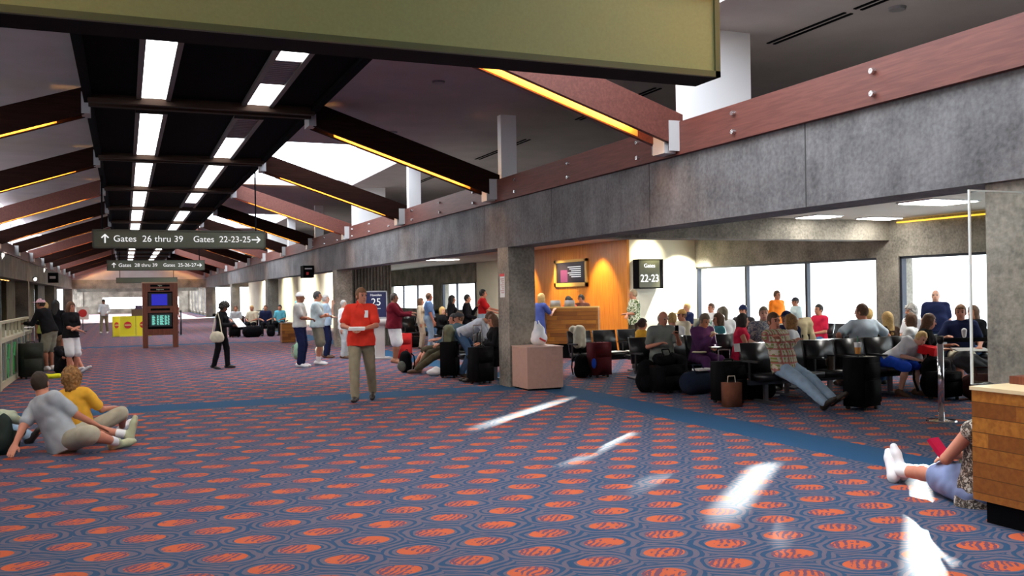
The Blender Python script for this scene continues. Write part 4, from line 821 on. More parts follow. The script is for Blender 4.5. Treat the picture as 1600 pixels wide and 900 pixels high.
# ---------------------------------------------------------------- left display case with railing
t = thing('display_case', 'cream framed display case with railing along the left side', 'display case', (-2.12, 19.1, 0)); CF = mat('cream_frame', (.42, .40, .28), .6)
box('case_body', -.7, -.03, 0, 6.2, .12, .86, mat('case_inner', (.10, .13, .11), .6), t); box('plinth', -.7, 0, 0, 6.2, 0, .12, CF, t); box('top_shelf', -.72, .02, -.02, 6.2, .86, .93, CF, t, .01)
for k in range(7): box('frame_post', -.04, .0, k * 1.02 - .04 if k else 0, k * 1.02 + .04, .12, .86, CF, t)
for k in range(6): box('glass_panel', -.03, -.024, k * 1.02 + .04, k * 1.02 + .98, .14, .84, mat('case_glass', (.16, .22, .22), .15), t)
for k in (1, 2): 
    bm = bmesh.new(); cyl(bm, (-.022, k * 1.02 + .5, .34), (-.02, k * 1.02 + .5, .34), .22, n=20); cyl(bm, (-.022, k * 1.02 + .5, .5), (-.02, k * 1.02 + .62, .78), .03, n=8); obj('green_shape', bm, mat('leaf_green', (.03, .30, .07), .6), t)
for k in range(9): box('baluster', -.12, -.07, k * .75, k * .75 + .05, .93, 1.2, CF, t)
box('handrail', -.14, -.05, -.1, 6.2, 1.2, 1.25, CF, t, .01); box('corner_pier', -.2, .03, -.12, .1, 0, 1.27, CF, t, .01)

# ---------------------------------------------------------------- seat rows
seat_row('three black seats with a cream coat, nearest the beige bin', 8.98, 16.3, 0, 3)
seat_row('five black seats in the row with the purple-clad woman', 9.2, 13.25, 0, 5)
seat_row('four black seats backing onto the purple-clad woman', 9.9, 14.0, 180, 4)
seat_row('long row of seven black seats under the plaid-shirted man', 10.3, 10.85, 0, 7, .59)
seat_row('six black seats backing onto the plaid-shirted man', 10.9, 11.55, 180, 6, .59)
seat_row('four black seats in the middle of the lounge', 11.2, 15.8, 0, 4)
seat_row('six black seats against the right-hand window', 14.1, 12.0, -90, 6)
seat_row('four black seats at the far end of the three-pane window', 14.1, 20.4, -90, 4); seat_row('two black seats at the near end of the three-pane window', 14.1, 15.95, -90, 2)
seat_row('five black seats just left of the concrete column', 6.45, 17.5, -90, 5, .6)
seat_row('five grey-looking seats in the gate 25 lounge', 9.6, 29.0, 20, 5); seat_row('four black seats before the gate 25 windows', 10.6, 34.5, 0, 4)
seat_row('row of black seats at the distant left-hand gate', 5.2, 39.8, 0, 4); seat_row('distant black seats against the bright cream wall', 9.0, 62.5, -90, 6); seat_row('most distant black seats along the cream wall', 9.0, 68, -90, 4)

# ---------------------------------------------------------------- people: clothes
RED = cl('bright_red_cotton', (.72, .045, .025)); KHAKI = cl('khaki_cotton', (.27, .235, .155)); BLK = cl('black_cloth', (.008, .008, .01)); WHT = cl('white_cloth', (.78, .79, .80), .05); GRY = cl('heather_grey', (.42, .47, .50)); LBL = cl('light_blue_cloth', (.42, .56, .68)); NAVY = cl('navy_cloth', (.012, .018, .06)); MAR = cl('maroon_cloth', (.13, .008, .018)); BLU = cl('mid_blue_cloth', (.13, .24, .46)); JEAN = cl('pale_denim', (.28, .40, .52)); DJEAN = cl('blue_denim', (.07, .14, .28)); BEI = cl('beige_cloth', (.48, .40, .30)); PUR = cl('purple_knit', (.10, .035, .12)); YEL2 = cl('yellow_orange_cloth', (.85, .46, .05)); ORG = cl('orange_cloth', (.9, .22, .02)); PNK = cl('crimson_cloth', (.60, .02, .06)); BRN = cl('dark_brown_cloth', (.06, .03, .018)); OLV = cl('olive_brown_cloth', (.07, .06, .035)); ROY = cl('royal_blue_satin', (.015, .07, .50)); SGR = cl('stone_grey_shorts', (.22, .22, .17)); DGR = cl('dark_grey_cloth', (.05, .05, .055)); CRM = cl('cream_cloth', (.62, .58, .44))
SHW = mat('white_shoe', (.75, .75, .76), .5); SHB = mat('dark_leather', (.02, .014, .01), .45); SHBR = mat('brown_leather', (.10, .045, .02), .5)
ALOHA = floral('green_floral_shirt', (.05, .11, .03), (.55, .6, .35), (.70, .72, .62), 16); GREYF = floral('blue_grey_floral_shirt', (.10, .13, .2), (.28, .30, .33), (.45, .46, .42), 20); PLAID = checker_shirt('plaid_shirt', ((.62, .55, .42), (.20, .26, .06), (.55, .50, .40), (.38, .05, .06)), 150, 130); FLWD = floral('brown_floral_dress', (.05, .04, .035), (.18, .14, .10), (.50, .46, .40), 34); DRESS = cl('blue_grey_skirt', (.20, .25, .42))
# ---- standing
r, p = person('man in bright red shirt and khaki trousers walking with papers', (3.36, 14.05, 0), -22, 1.79, skin=SKR, shirt=RED, pants=KHAKI, shoe=SHB, hair=mat('hair_ginger_brown', (.16, .07, .025), .7), head=(38, -4), wl=(.10, .33, 1.12), wr=(-.10, .33, 1.12), al=(.12, -.33, .15), ar=(-.07, .22, .09), bulk=1.1, belly=.02, vox=.0095, collar=True, hem=-.1, pol=(.9, -.5, -.6), kpl=(.05, 1, .3))
sheet('paper_packet', 'white folded papers held by the red-shirted man', 'papers', (p['hl'][0] + p['hr'][0]) / 2, (p['hl'][1] + p['hr'][1]) / 2, p['hl'][2] - .0, -22, .24, .10, PAPER, 12, .035)
tg = sheet('name_tag', 'white name tag pinned on the red shirt', 'tag', p['chest'][0] + .10, p['chest'][1] + .0, p['chest'][2] + .02, -22, .075, .11, PAPER, 82, .004)
r, p = person('woman in black with a pale shoulder bag reading', (2.03, 22.2, 0), 58, 1.56, fem=True, skin=SK3, shirt=BLK, sleeve='long', pants=BLK, shoe=SHB, hair=HB, style='afro', head=(0, -28), tilt=4, wl=(.04, .34, 1.12), wr=(-.10, .34, 1.12), al=(.09, .13, .09), ar=(-.09, -.16, .09))
t = thing('open_magazine', 'open magazine held by the woman in black', 'magazine', (p['hl'][0] + .10, p['hl'][1] + .02, p['hl'][2] + .06), math.radians(58))
for q in (-1, 1): o = box('page', 0, q * .2, -.003, .003, -.13, .13, PAPER, t) if q > 0 else box('page', -.2, 0, -.003, .003, -.13, .13, PAPER, t); o.rotation_euler = (math.radians(-40), 0, math.radians(q * 10))
t = thing('shoulder_bag', 'pale cream shoulder bag hanging on the woman in black', 'bag', (p['sr'][0] - .06, p['sr'][1] - .14, .62), math.radians(58)); blob_mesh('bag_body', CRM, t, [((0, 0, .09), (.05, .17, .11), 'e'), ((0, 0, .17), (.04, .13, .09), 'e')]); bm = bmesh.new(); tube(bm, [(0, -.12, .2), (.02, -.06, .52), (.03, .0, .70), (.02, .06, .52), (0, .12, .2)], .012); obj('strap', bm, CRM, t)
person('man in white cap, grey-white polo and dark trousers', (3.74, 21.7, 0), 62, 1.76, skin=SK3, shirt=cl('grey_white_polo', (.52, .53, .50)), pants=NAVY, shoe=SHW, cap=(WHT, 'cap'), head=(10, 0), wl=(-.07, .21, 1.14), wr=(.05, .24, 1.10), bulk=1.12, hem=-.03, pol=(.9, -.3, -.7), curl=1)
person('man in pale blue tee and stone shorts with folded arms', (4.22, 22.1, 0), 72, 1.78, skin=SK1, shirt=cl('pale_aqua_tee', (.50, .64, .68)), pants=SGR, legs='knee', shoe=SHW, socks=WHT, hair=mat('hair_dark_grey', (.05, .05, .055), .8), wl=(-.07, .22, 1.18), wr=(.05, .25, 1.14), bulk=1.2, belly=.03, pol=(.9, -.3, -.7), curl=1)
person('grey-haired man in light blue shirt touching his face', (4.88, 24.4, 0), 66, 1.70, skin=SK2, shirt=LBL, pants=NAVY, shoe=SHBR, hair=HG, wl=(.03, .20, 1.43), wr=(.02, .22, 1.1), bulk=1.08, belly=.03)
person('grey-blonde woman in a white shirt and pale trousers', (5.26, 23.95, 0), 50, 1.54, fem=True, skin=SK2, shirt=WHT, sleeve='long', pants=cl('pale_aqua_trousers', (.55, .62, .64)), shoe=SHBR, hair=HG, style='short')
backpack('small green and white backpack behind the pale blue tee man', 4.15, 24.3, 30, .9, cl('green_white_nylon', (.20, .32, .22)))
duffel('white rolled duffel on the carpet behind the standing queue', 5.0, 25.6, 70, .75, .14, CRM)
person('heavy man in maroon shirt and white shorts reaching forward', (5.97, 21.6, 0), 62, 1.71, skin=SK3, shirt=MAR, sleeve='long', hem=-.1, pants=WHT, legs='knee', hair=mat('hair_greying', (.05, .045, .04), .8), wl=(.14, .42, 1.22), wr=(-.10, .44, 1.18), bulk=1.42, belly=.03, shoe=mat('sandal_tan', (.42, .18, .10), .6))
suitcase('red suitcase just behind the heavy man in maroon', 6.45, 22.5, 0, .4, .25, .62, cl('red_fabric', (.45, .02, .02)))
person('tanned man in blue polo and pale jeans standing in line', (8.12, 25.6, 0), 75, 1.70, skin=SKR, shirt=BLU, pants=JEAN, hem=.0, shoe=SHBR, hair=HBR, bulk=1.12, belly=.02, head=(8, 0), wl=(.24, .16, .84), wr=(-.26, .14, .84))
person('woman in beige standing behind the blue polo man', (8.18, 26.6, 0), 60, 1.54, fem=True, skin=SK1, shirt=BEI, sleeve='long', pants=BEI, shoe=SHBR, hair=HBR, style='bob')
person('woman with long black hair in a black coat in the queue', (8.10, 23.5, 0), 66, 1.62, fem=True, skin=SK1, shirt=BLK, sleeve='long', hem=-.3, pants=BLK, shoe=SHB, hair=HB, style='long')
person('balding man in black jacket eating in the queue', (8.52, 23.45, 0), 66, 1.64, skin=SK1, shirt=BLK, sleeve='long', pants=DJEAN, shoe=SHB, hair=HB, style='short', wl=(.05, .28, 1.35), wr=(-.15, .25, 1.05))
r, p = person('dark-haired man in red polo and jeans holding a paper', (9.22, 24.1, 0), 70, 1.78, skin=SK1, shirt=cl('deep_red_polo', (.45, .012, .015)), pants=DJEAN if False else cl('grey_blue_jeans', (.24, .33, .40)), hem=.02, shoe=SHB, hair=HB, wl=(.08, .42, 1.14), wr=(-.1, .36, 1.08), bulk=1.08)
sheet('paper_sheet', 'white paper held by the man in the red polo', 'paper', p['hl'][0] + .06, p['hl'][1], p['hl'][2] + .03, 70, .2, .28, PAPER, 25)
person('man in navy polo standing against the right window', (13.9, 12.75, 0), -40, 1.60, skin=SK2, shirt=NAVY, sleeve='short', pants=DJEAN, shoe=SHB, style='bald', hair=HG, bulk=1.35, belly=.03, head=(-10, 4))
person('person in orange shirt standing by the three-pane window', (14.35, 17.85, 0), 10, 1.62, skin=SK1, shirt=ORG, sleeve='long', pants=CRM, shoe=SHB, hair=HBR, bulk=1.2)
person('small person in white with a grey cap by the window', (14.3, 17.1, 0), -100, 1.46, fem=True, skin=SK1, shirt=cl('white_aqua_cloth', (.6, .75, .75)), pants=WHT, shoe=SHW, cap=(DGR, 'cap'), hair=HBR)
person('man in green floral shirt standing by the cream wall', (11.35, 19.4, 0), -100, 1.70, skin=SK1, shirt=ALOHA, pants=OLV, shoe=SHB, hair=mat('hair_sandy_grey', (.30, .22, .13), .8), wl=(-.07, .20, 1.12), wr=(.05, .22, 1.07), bulk=1.1, hem=-.1, pol=(.9, -.3, -.7))
person('dark-haired gate agent in brown behind the wooden counter', (11.02, 21.5, 0), -60, 1.60, skin=SK1, shirt=cl('dark_brown_pattern', (.10, .04, .03)), pants=BLK, shoe=SHB, hair=HB, head=(-10, -15), wl=(.2, .3, 1.18), wr=(-.15, .3, 1.18))
person('gate agent in red with hair tied back behind the counter', (10.70, 21.6, 0), -50, 1.56, fem=True, skin=SK1, shirt=cl('coral_red', (.6, .08, .04)), pants=BLK, shoe=SHB, hair=HB, style='pony', head=(-15, -25), wl=(.2, .3, 1.15), wr=(-.15, .3, 1.15))
person('blonde customer in a blue dress leaning on the gate counter', (9.36, 20.6, 0), 105, 1.64, fem=True, skin=SK2, shirt=cl('blue_dress', (.07, .10, .33)), pants=cl('blue_dress', (.07, .10, .33)), legs='skirt', shoe=SHB, hair=HBL, style='bob', tilt=8, wl=(.12, .42, 1.28), wr=(-.12, .42, 1.28))
person('distant man in white shirt and khaki trousers walking', (-.92, 48, 0), -15, 1.66, skin=SK3, shirt=WHT, sleeve='long', pants=KHAKI, shoe=SHW, hair=HB, head=(0, -20), wl=(.2, .22, 1.0), wr=(-.15, .28, 1.05), al=(.1, -.2, .12), ar=(-.1, .2, .09), vox=.02)
person('distant person in red beside the kiosk', (2.15, 46.5, 0), 40, 1.6, skin=SK3, shirt=cl('dusky_red', (.2, .03, .04)), pants=DGR, shoe=SHB, hair=HB, vox=.02, face=False)
person('man in pink-white cap leaning on the left railing', (-1.62, 23.9, 0), -120, 1.74, skin=SK3, shirt=BLK, sleeve='long', pants=SGR, legs='knee', shoe=SHW, cap=(cl('pink_white_cap', (.8, .5, .55)), 'cap'), hair=HB, tilt=20, wl=(.15, .5, 1.12), wr=(-.2, .45, 1.12), bulk=1.15, head=(10, 0))
person('brown-haired woman in black top and white shorts, arms folded', (-1.10, 22.3, 0), 45, 1.62, fem=True, skin=SKR, shirt=BLK, sleeve='short', pants=WHT, legs='knee', shoe=SHBR, hair=HBR, style='long', wl=(-.07, .20, 1.1), wr=(.05, .22, 1.05), bulk=1.1, pol=(.9, -.3, -.7))
person('dark figure standing between the railing man and white shorts woman', (-1.55, 24.9, 0), 170, 1.66, skin=SK3, shirt=BLK, sleeve='long', pants=BLK, shoe=SHB, hair=HB, style='long', fem=True)
person('person in a yellow-green top beyond the pink-white cap', (-1.85, 25.6, 0), 150, 1.62, skin=SK1, shirt=cl('yellow_green_top', (.45, .45, .10)), pants=DGR, shoe=SHB, hair=HBL, style='bob', fem=True)
person('person crouched on the floor beside the railing in black', (-1.35, 23.2, 0), 60, 1.65, 'floor', skin=SKR, shirt=BLK, sleeve='short', pants=BLK, legs='knee', hair=HBR, style='long', fem=True, al=(.1, .5, .08), ar=(-.15, .45, .08), wl=(.1, .4, .5), wr=(-.1, .4, .5), shoe=SHW, kpl=(.1, .2, 1), kpr=(-.1, .2, 1))
suitcase('dark upright suitcase beside the display case', -1.85, 21.9, 20, .42, .28, .7, cl('charcoal_fabric', (.03, .035, .03)), .35)
cloth('yellow_towel', 'bright yellow rolled towel on the floor at left', 'towel', -1.45, 21.6, 0, 10, [((-.17, 0, .05), (.15, .0, .05), .055, .05, 'c')], cl('lemon_cloth', (.75, .75, .03)))
# ---- two seated on the floor at the left
person('man in heather grey tee sitting on the carpet, back to camera', (-.64, 11.15, 0), 125, 1.82, 'floor', skin=SKR, shirt=GRY, hem=-.1, pants=cl('sand_shorts', (.42, .40, .30)), legs='knee', shoe=mat('yellow_grey_sneaker', (.45, .48, .30), .6), socks=WHT, hair=mat('hair_near_black', (.03, .018, .01), .8), tilt=-14, side=17, vox=.0095, head=(35, -5), world=dict(wl=(-1.12, 10.86, .07), al=(.0, 11.45, .10), ar=(-.10, 11.02, .08)), wr=(-.12, .3, .25), bulk=1.12, kpl=(.9, .3, .35), kpr=(-.9, .3, .1), toeL=(.0, .25, 1), toeR=(-.2, 1, .1), curl=.1)
person('curly-haired person in yellow-orange shirt sitting on the carpet', (-.50, 12.0, 0), 150, 1.68, 'floor', skin=SKR, shirt=YEL2, hem=-.08, pants=cl('sand_shorts', (.42, .40, .30)), legs='knee', shoe=SHW, hair=HR, style='curly', fem=True, tilt=-4, side=8, head=(30, 0), al=(.35, .5, .08), ar=(-.25, .5, .08), kpl=(.6, .2, .4), kpr=(-.6, .2, .4), vox=.011)
person('mostly cropped person in blue jeans lying at the left edge', (-1.75, 12.3, 0), 60, 1.7, 'floor', skin=SKR, shirt=ROY, pants=JEAN, shoe=SHB, hair=HBR, tilt=-30, al=(.1, .78, .08), ar=(-.1, .7, .08))
backpack('bulky dark backpack on the carpet at the left edge', -1.24, 11.3, 100, .95, cl('dark_green_grey', (.03, .045, .04))); cloth('crumpled_towel', 'pale green crumpled cloth on the left edge backpack', 'towel', -1.22, 11.3, .38, 30, [((-.14, 0, .05), (.1, .02, .03), .07, .04, 'c'), ((0, .03, .05), (.16, -.03, -.04), .05, .04, 'c')], cl('pale_sage', (.45, .52, .38)), .01)
# ---- around the seats left of the column
person('person in a dark coat with long hair sitting by the concrete column', (6.42, 16.1, 0), -95, 1.66, 'sit', fem=True, skin=SK1, shirt=BLK, sleeve='long', hem=-.25, pants=BLK, shoe=SHB, hair=HBR, style='long', head=(0, -10), wl=(.1, .32, .72), wr=(-.1, .30, .74))
suitcase('tall black suitcase with extended handle beside the column', 5.98, 15.75, 20, .4, .26, .62, BAGB, .42)
person('man in pale grey shirt bending over beside the black luggage', (6.3, 17.3, 0), 62, 1.72, skin=SK1, shirt=cl('pale_blue_grey_shirt', (.45, .50, .58)), sleeve='long', hem=-.05, pants=DJEAN, shoe=SHB, hair=HBR, style='short', tilt=62, pel=(0, -.12, .86), wl=(.12, .62, .70), wr=(-.12, .6, .66), head=(0, -35), al=(.12, .05, .09), ar=(-.12, -.12, .09))
person('lounging person in olive trousers with outstretched legs', (6.4, 18.3, 0), -92, 1.75, 'sit', skin=SK1, shirt=cl('teal_grey_shirt', (.06, .10, .12)), sleeve='long', pants=OLV, shoe=SHBR, hair=HBR, tilt=-22, pel=(0, .12, .52), al=(.12, .92, .09), ar=(-.1, .82, .09), wl=(.1, .36, .62), wr=(-.1, .36, .62), cap=(DGR, 'cap'))
person('person in dark shorts slouched with a bare knee raised', (6.45, 18.95, 0), -92, 1.7, 'sit', skin=SKR, shirt=cl('teal_grey_shirt', (.06, .10, .12)), pants=OLV, legs='knee', shoe=SHBR, hair=HB, tilt=-25, pel=(0, .1, .52), al=(.1, .72, .09), ar=(-.1, .78, .09))
backpack('black backpack with pale piping beside the lounging legs', 5.45, 18.85, -60, .95, BAGB, cl('grey_piping_nylon', (.10, .11, .09)))
suitcase('black upright suitcase under the olive draped jacket', 5.88, 17.25, 60, .42, .28, .66, BAGB, .3); cloth('draped_jacket', 'olive and grey jacket draped over the black suitcase', 'jacket', 5.9, 17.3, .42, 60, [((0, 0, .5), (.18, .10, .12), 'e'), ((-.06, .02, .48), (-.08, .04, .12), .1, .08, 'c'), ((.12, .0, .48), (.14, .02, .16), .09, .08, 'c')], cl('olive_grey_jacket', (.16, .17, .11)), .008)
cloth('white_bundle', 'small white bundle on the carpet beside the black suitcase', 'bag', 5.72, 17.75, 0, 0, [((0, 0, .07), (.15, .1, .07), 'e'), ((.05, 0, .12), (.08, .06, .06), 'e')], WHT); sheet('cloth_bundle', 'small royal blue bundle beside the lounging person', 'cap', 6.1, 18.0, .66, 0, .16, .14, ROY, 0, .07)
# ---- gate 25 lounge
person('blonde person in black seated in the gate 25 lounge', (8.75, 26.3, 0), 20, 1.66, 'sit', fem=True, skin=SK2, shirt=BLK, sleeve='long', pants=BLK, shoe=SHB, hair=HBL, style='bob', wl=(.05, .25, 1.0), wr=(-.1, .3, .68))
rbx = thing('lounge_stool', 'low black seat under the blonde person in black', 'seat', (8.75, 26.3, 0), math.radians(20)); box('seat', -.24, .24, -.2, .24, .36, .42, VINYL, rbx, .02); box('leg', -.03, .03, -.03, .03, 0, .36, DSTEEL, rbx); box('foot', -.2, .2, -.15, .15, 0, .03, DSTEEL, rbx)
person('person in pale yellow seated beyond the maroon shirt man', (9.05, 29.0, 0), 20, 1.62, 'sit', skin=SK1, shirt=cl('pale_lime_shirt', (.55, .58, .30)), pants=DJEAN, shoe=SHW, hair=HB); duffel('black duffel on the carpet in the gate 25 lounge', 8.3, 27.6, 20, .6, .17)
# ---- distant group at the left
for x, sh, hr, lb, kw in ((4.25, GRY, HBR, 'distant seated person in grey at the row end', {}), (4.9, CRM, HBL, 'distant seated person in cream with blond hair', {}), (5.45, NAVY, HBR, 'distant seated person in navy reading', {}), (6.05, cl('aqua_shirt', (.10, .42, .55)), HB, 'distant seated person in aqua with dark hair', {})):
    person(lb, (x, 39.75, 0), -15 + random.uniform(-15, 15), 1.7, 'sit', skin=SK1, shirt=sh, pants=BLK, shoe=SHW if x < 4.5 else SHB, hair=hr, vox=.02, face=False)
duffel('black bag pile before the distant seated group', 4.75, 38.6, 10, .8, .24); backpack('black backpack before the distant seated group', 5.5, 38.7, 0, 1.0); suitcase('black suitcase at the end of the distant seat row', 4.1, 38.9, 10, .4, .25, .5)
t = thing('water_cooler', 'blue bottle cooler against the bright far wall', 'water cooler', (8.9, 52, 0)); box('cabinet', -.2, .2, -.2, .2, 0, 1.0, PG, t, .02); bm = bmesh.new(); cyl(bm, (0, 0, 1.0), (0, 0, 1.35), .17, .17, 16); obj('bottle', bm, mat('blue_bottle', (.08, .30, .45), .2), t)
# ---- main lounge, row beside the bin
cloth('cream_coat', 'cream coat hung over the end seat back', 'coat', 8.33, 16.5, 0, 0, [((-.02, -.06, .60), (.02, -.02, .88), .09, .10, 'c'), ((.10, -.04, .58), (.09, -.02, .88), .07, .08, 'c'), ((-.05, .1, .88), (.12, .1, .7), .08, .07, 'c')], cl('cream_wool', (.60, .57, .46)), .007)
suitcase('burgundy suitcase before the cream coat', 8.42, 15.75, 5, .40, .26, .62, cl('burgundy_fabric', (.085, .012, .018))); backpack('black backpack leaning against the burgundy suitcase', 8.05, 15.78, 10, .95); t = cloth('blue_bottle_bag', 'small blue and white packet tucked behind the black backpack', 'packet', 8.2, 15.55, .18, 0, [((0, 0, .1), (.05, .03, .1), 'e')], ROY, .001)
for k, (x, y, rz_) in enumerate(((9.0, 16.2, 15), (9.5, 16.15, -20))): sheet('newspaper', ('open newspaper left on the middle seat of the coat row', 'folded newspaper left on the right seat of the coat row')[k], 'newspaper', x, y, .435, rz_, .42, .32, PAPER, 0, .012)
person('girl in yellow-orange tee seated beyond the bald man', (8.90, 15.0, 0), 80, 1.50, 'sit', fem=True, skin=SK1, shirt=YEL2, pants=BLK, shoe=SHB, hair=mat('hair_dark_brown', (.04, .015, .01), .7), style='pony', wl=(.1, .3, .95), wr=(-.05, .3, .95), head=(0, -8))
rbx = thing('single_chair', 'single black seat under the girl in yellow-orange', 'seat', (8.90, 15.0, 0), math.radians(80)); box('seat', -.24, .24, -.25, .22, .38, .44, VINYL, rbx, .02); box('leg', -.03, .03, -.03, .03, 0, .38, DSTEEL, rbx); box('foot', -.22, .22, -.2, .2, 0, .03, DSTEEL, rbx)
r, p = person('bald man in grey polo looking at his phone', (8.26, 13.25, 0), -8, 1.74, 'sit', skin=SKR, shirt=cl('grey_polo', (.19, .21, .19)), pants=BLK, shoe=SHB, hair=HG, style='bald', vox=.011, wl=(.12, .36, .92), wr=(-.16, .28, .78), head=(15, -14), bulk=1.15, belly=.02, collar=True, al=(.2, .5, .09), ar=(-.1, .42, .09))
rbx = thing('mobile_phone', 'black phone in the hand of the bald man', 'phone', (p['hl'][0], p['hl'][1] - .02, p['hl'][2] - .02)); box('phone_body', -.03, .03, -.012, .0, 0, .13, BLACK, rbx, .004); box('phone_screen', -.025, .025, -.0, .001, .01, .12, emat('phone_glow', (.4, .5, .6), .4), rbx)
r, p = person('woman in purple sweater and trousers eating a snack', (8.95, 13.15, 0), -5, 1.70, 'sit', fem=True, skin=SK1, shirt=PUR, sleeve='long', pants=PUR, shoe=SHB, hair=mat('hair_brown_grey', (.20, .16, .11), .8), style='short', vox=.011, wl=(.10, .33, .70), wr=(-.0, .34, .88), head=(10, -25), tilt=10, bulk=1.12)
rbx = thing('paper_plate', 'white paper plate held by the purple sweater woman', 'plate', (p['hl'][0], p['hl'][1] - .02, p['hl'][2] + .015)); bm = bmesh.new(); cyl(bm, (0, 0, 0), (0, 0, .012), .07, .11, 24); obj('plate_disc', bm, PAPER, rbx)
rbx = cloth('sandwich', 'pale snack in the hand of the purple sweater woman', 'food', p['hr'][0], p['hr'][1], p['hr'][2], 0, [((0, 0, .02), (.045, .03, .03), 'e')], cl('bread', (.75, .6, .4)), .001, .008); cloth('lap_napkin', 'pale yellow napkin on the lap of the purple sweater woman', 'napkin', 8.75, 12.85, .60, 20, [((0, 0, .02), (.12, .10, .018), 'e')], cl('lemon_napkin', (.75, .72, .45)), .004)
person('white shirted person seated behind the bald man', (8.98, 14.0, 0), 175, 1.66, 'sit', skin=SK1, shirt=WHT, pants=DJEAN, shoe=SHB, hair=HBL, style='short'); 
r, p = person('woman in crimson top working at a laptop', (9.62, 13.0, 0), 50, 1.64, 'sit', fem=True, skin=SK1, shirt=PNK, sleeve='tank', pants=BLK, shoe=SHB, hair=HB, style='bob', vox=.011, wl=(.08, .42, .66), wr=(-.12, .40, .66), head=(20, 0), tilt=6)
t = thing('laptop', 'open black laptop before the crimson top woman', 'laptop', (p['hl'][0] + .02, p['hl'][1] - .02, p['hl'][2] - .05), math.radians(50)); box('keyboard_base', -.16, .16, -.14, .1, 0, .02, BLACK, t, .004); o = box('lid', -.16, .16, 0, .012, 0, .22, BLACK, t, .004); o.location = (0, -.14, .01); o.rotation_euler = (math.radians(12), 0, 0)
r, p = person('man in blue-grey floral shirt facing the camera', (10.32, 13.2, 0), -30, 1.78, 'sit', skin=SK2, shirt=GREYF, pants=DJEAN, shoe=SHB, hair=mat('hair_brown_grey', (.20, .16, .11), .8), vox=.011, bulk=1.15, wl=(.15, .34, .70), wr=(-.18, .34, .70), collar=True)
person('profile woman with brown hair and teal top', (9.95, 13.95, 0), -110, 1.62, 'sit', fem=True, skin=SK1, shirt=cl('teal_top', (.05, .22, .26)), pants=BLK, shoe=SHB, hair=HBR, style='bob')
person('man in green and white floral shirt in the middle lounge', (11.25, 15.75, 0), -40, 1.70, 'sit', skin=SK1, shirt=floral('white_green_floral', (.2, .4, .3), (.6, .7, .65), (.8, .85, .8), 12), pants=KHAKI, shoe=SHB, hair=HB, wl=(.0, .25, 1.0), wr=(-.15, .3, .68)); person('person in orange-brown cap and pale shirt in the middle lounge', (10.35, 15.75, 0), -90, 1.68, 'sit', skin=SKR, shirt=CRM, pants=KHAKI, shoe=SHB, hair=HBR, cap=(cl('orange_tan_cap', (.6, .35, .12)), 'cap')); person('person with thick grey-brown hair seen from behind', (10.75, 14.95, 0), 170, 1.74, 'sit', skin=SK1, shirt=WHT, pants=KHAKI, shoe=SHB, hair=mat('hair_brown_grey', (.20, .16, .11), .8), style='bob')
rbx = thing('single_chair', 'single black seat under the thick-haired person', 'seat', (10.75, 14.95, 0), math.radians(170)); box('seat', -.24, .24, -.25, .22, .38, .44, VINYL, rbx, .02); box('leg', -.03, .03, -.03, .03, 0, .38, DSTEEL, rbx); box('foot', -.22, .22, -.2, .2, 0, .03, DSTEEL, rbx)
person('person in dark jacket seated beyond the crimson top', (11.82, 15.75, 0), -60, 1.76, 'sit', skin=SKR, shirt=DGR, sleeve='long', pants=BLK, shoe=SHB, hair=HB, cap=(NAVY, 'cap'))
# ---- window seats
for x, y, rz_, sh, hr, st, lb in ((13.95, 21.0, -90, NAVY, HBL, 'short', 'person in navy on the window seats, farthest along'), (13.95, 19.9, -80, WHT, HBR, 'short', 'person in white on the window seats'), (13.95, 15.9, -90, PNK, HB, 'short', 'person in crimson low on the window seats'), (13.9, 13.3, -100, WHT, HG, 'curly', 'grey curly-haired person in white by the right window'), (13.9, 11.9, -90, BLK, HBR, 'long', 'long-haired person in black by the right window'), (13.9, 10.6, -90, LBL, HBL, 'bob', 'blond person in light blue by the right window')):
    person(lb, (x, y, 0), rz_, 1.72, 'sit', skin=SK1, shirt=sh, pants=DJEAN, shoe=SHB, hair=hr, style=st)
# ---- plaid man and his row
r, p = person('man in plaid shirt and pale jeans reclining with folded arms', (8.62, 10.72, 0), 10, 1.80, 'sit', skin=SKR, shirt=PLAID, sleeve='long', pants=JEAN, shoe=SHB, socks=WHT, hair=HBR, tilt=-20, pel=(0, .12, .53), vox=.0095, wl=(-.12, .15, .90), wr=(.11, .19, .86), head=(-12, -3), bulk=1.1, belly=.02, collar=True, pol=(.9, -.1, -.8), al=(.02, .98, .10), ar=(-.12, .88, .10), toeL=(.35, .7, .6), toeR=(-.1, .8, .55), curl=1)
person('brown-haired woman in a white top looking left', (9.50, 11.45, 0), -140, 1.66, 'sit', fem=True, skin=SK1, shirt=WHT, pants=DJEAN, shoe=SHB, hair=HR, style='bob', vox=.011, head=(-15, 0))
person('person in navy cap beyond the brown-haired woman', (10.15, 12.35, 0), -70, 1.70, 'sit', skin=SK1, shirt=NAVY, sleeve='long', pants=BLK, shoe=SHB, hair=HB, cap=(NAVY, 'cap'))
rbx = thing('single_chair', 'single black seat under the navy cap person', 'seat', (10.15, 12.35, 0), math.radians(-70)); box('seat', -.24, .24, -.25, .22, .38, .44, VINYL, rbx, .02); box('leg', -.03, .03, -.03, .03, 0, .38, DSTEEL, rbx); box('foot', -.22, .22, -.2, .2, 0, .03, DSTEEL, rbx)
cloth('beige_jacket', 'beige trench coat slumped over dark luggage', 'coat', 10.95, 12.9, 0, 20, [((-.1, 0, 1.0), (-.14, 0, .6), .10, .14, 'c'), ((.08, 0, 1.04), (.16, 0, .6), .10, .15, 'c'), ((-.1, 0, 1.0), (.1, 0, 1.02), .1, .1, 'c')], cl('beige_trench', (.52, .44, .27)), .010); suitcase('tall dark suitcase under the beige trench coat', 10.95, 12.95, 20, .42, .27, .80, BAGB, .12)
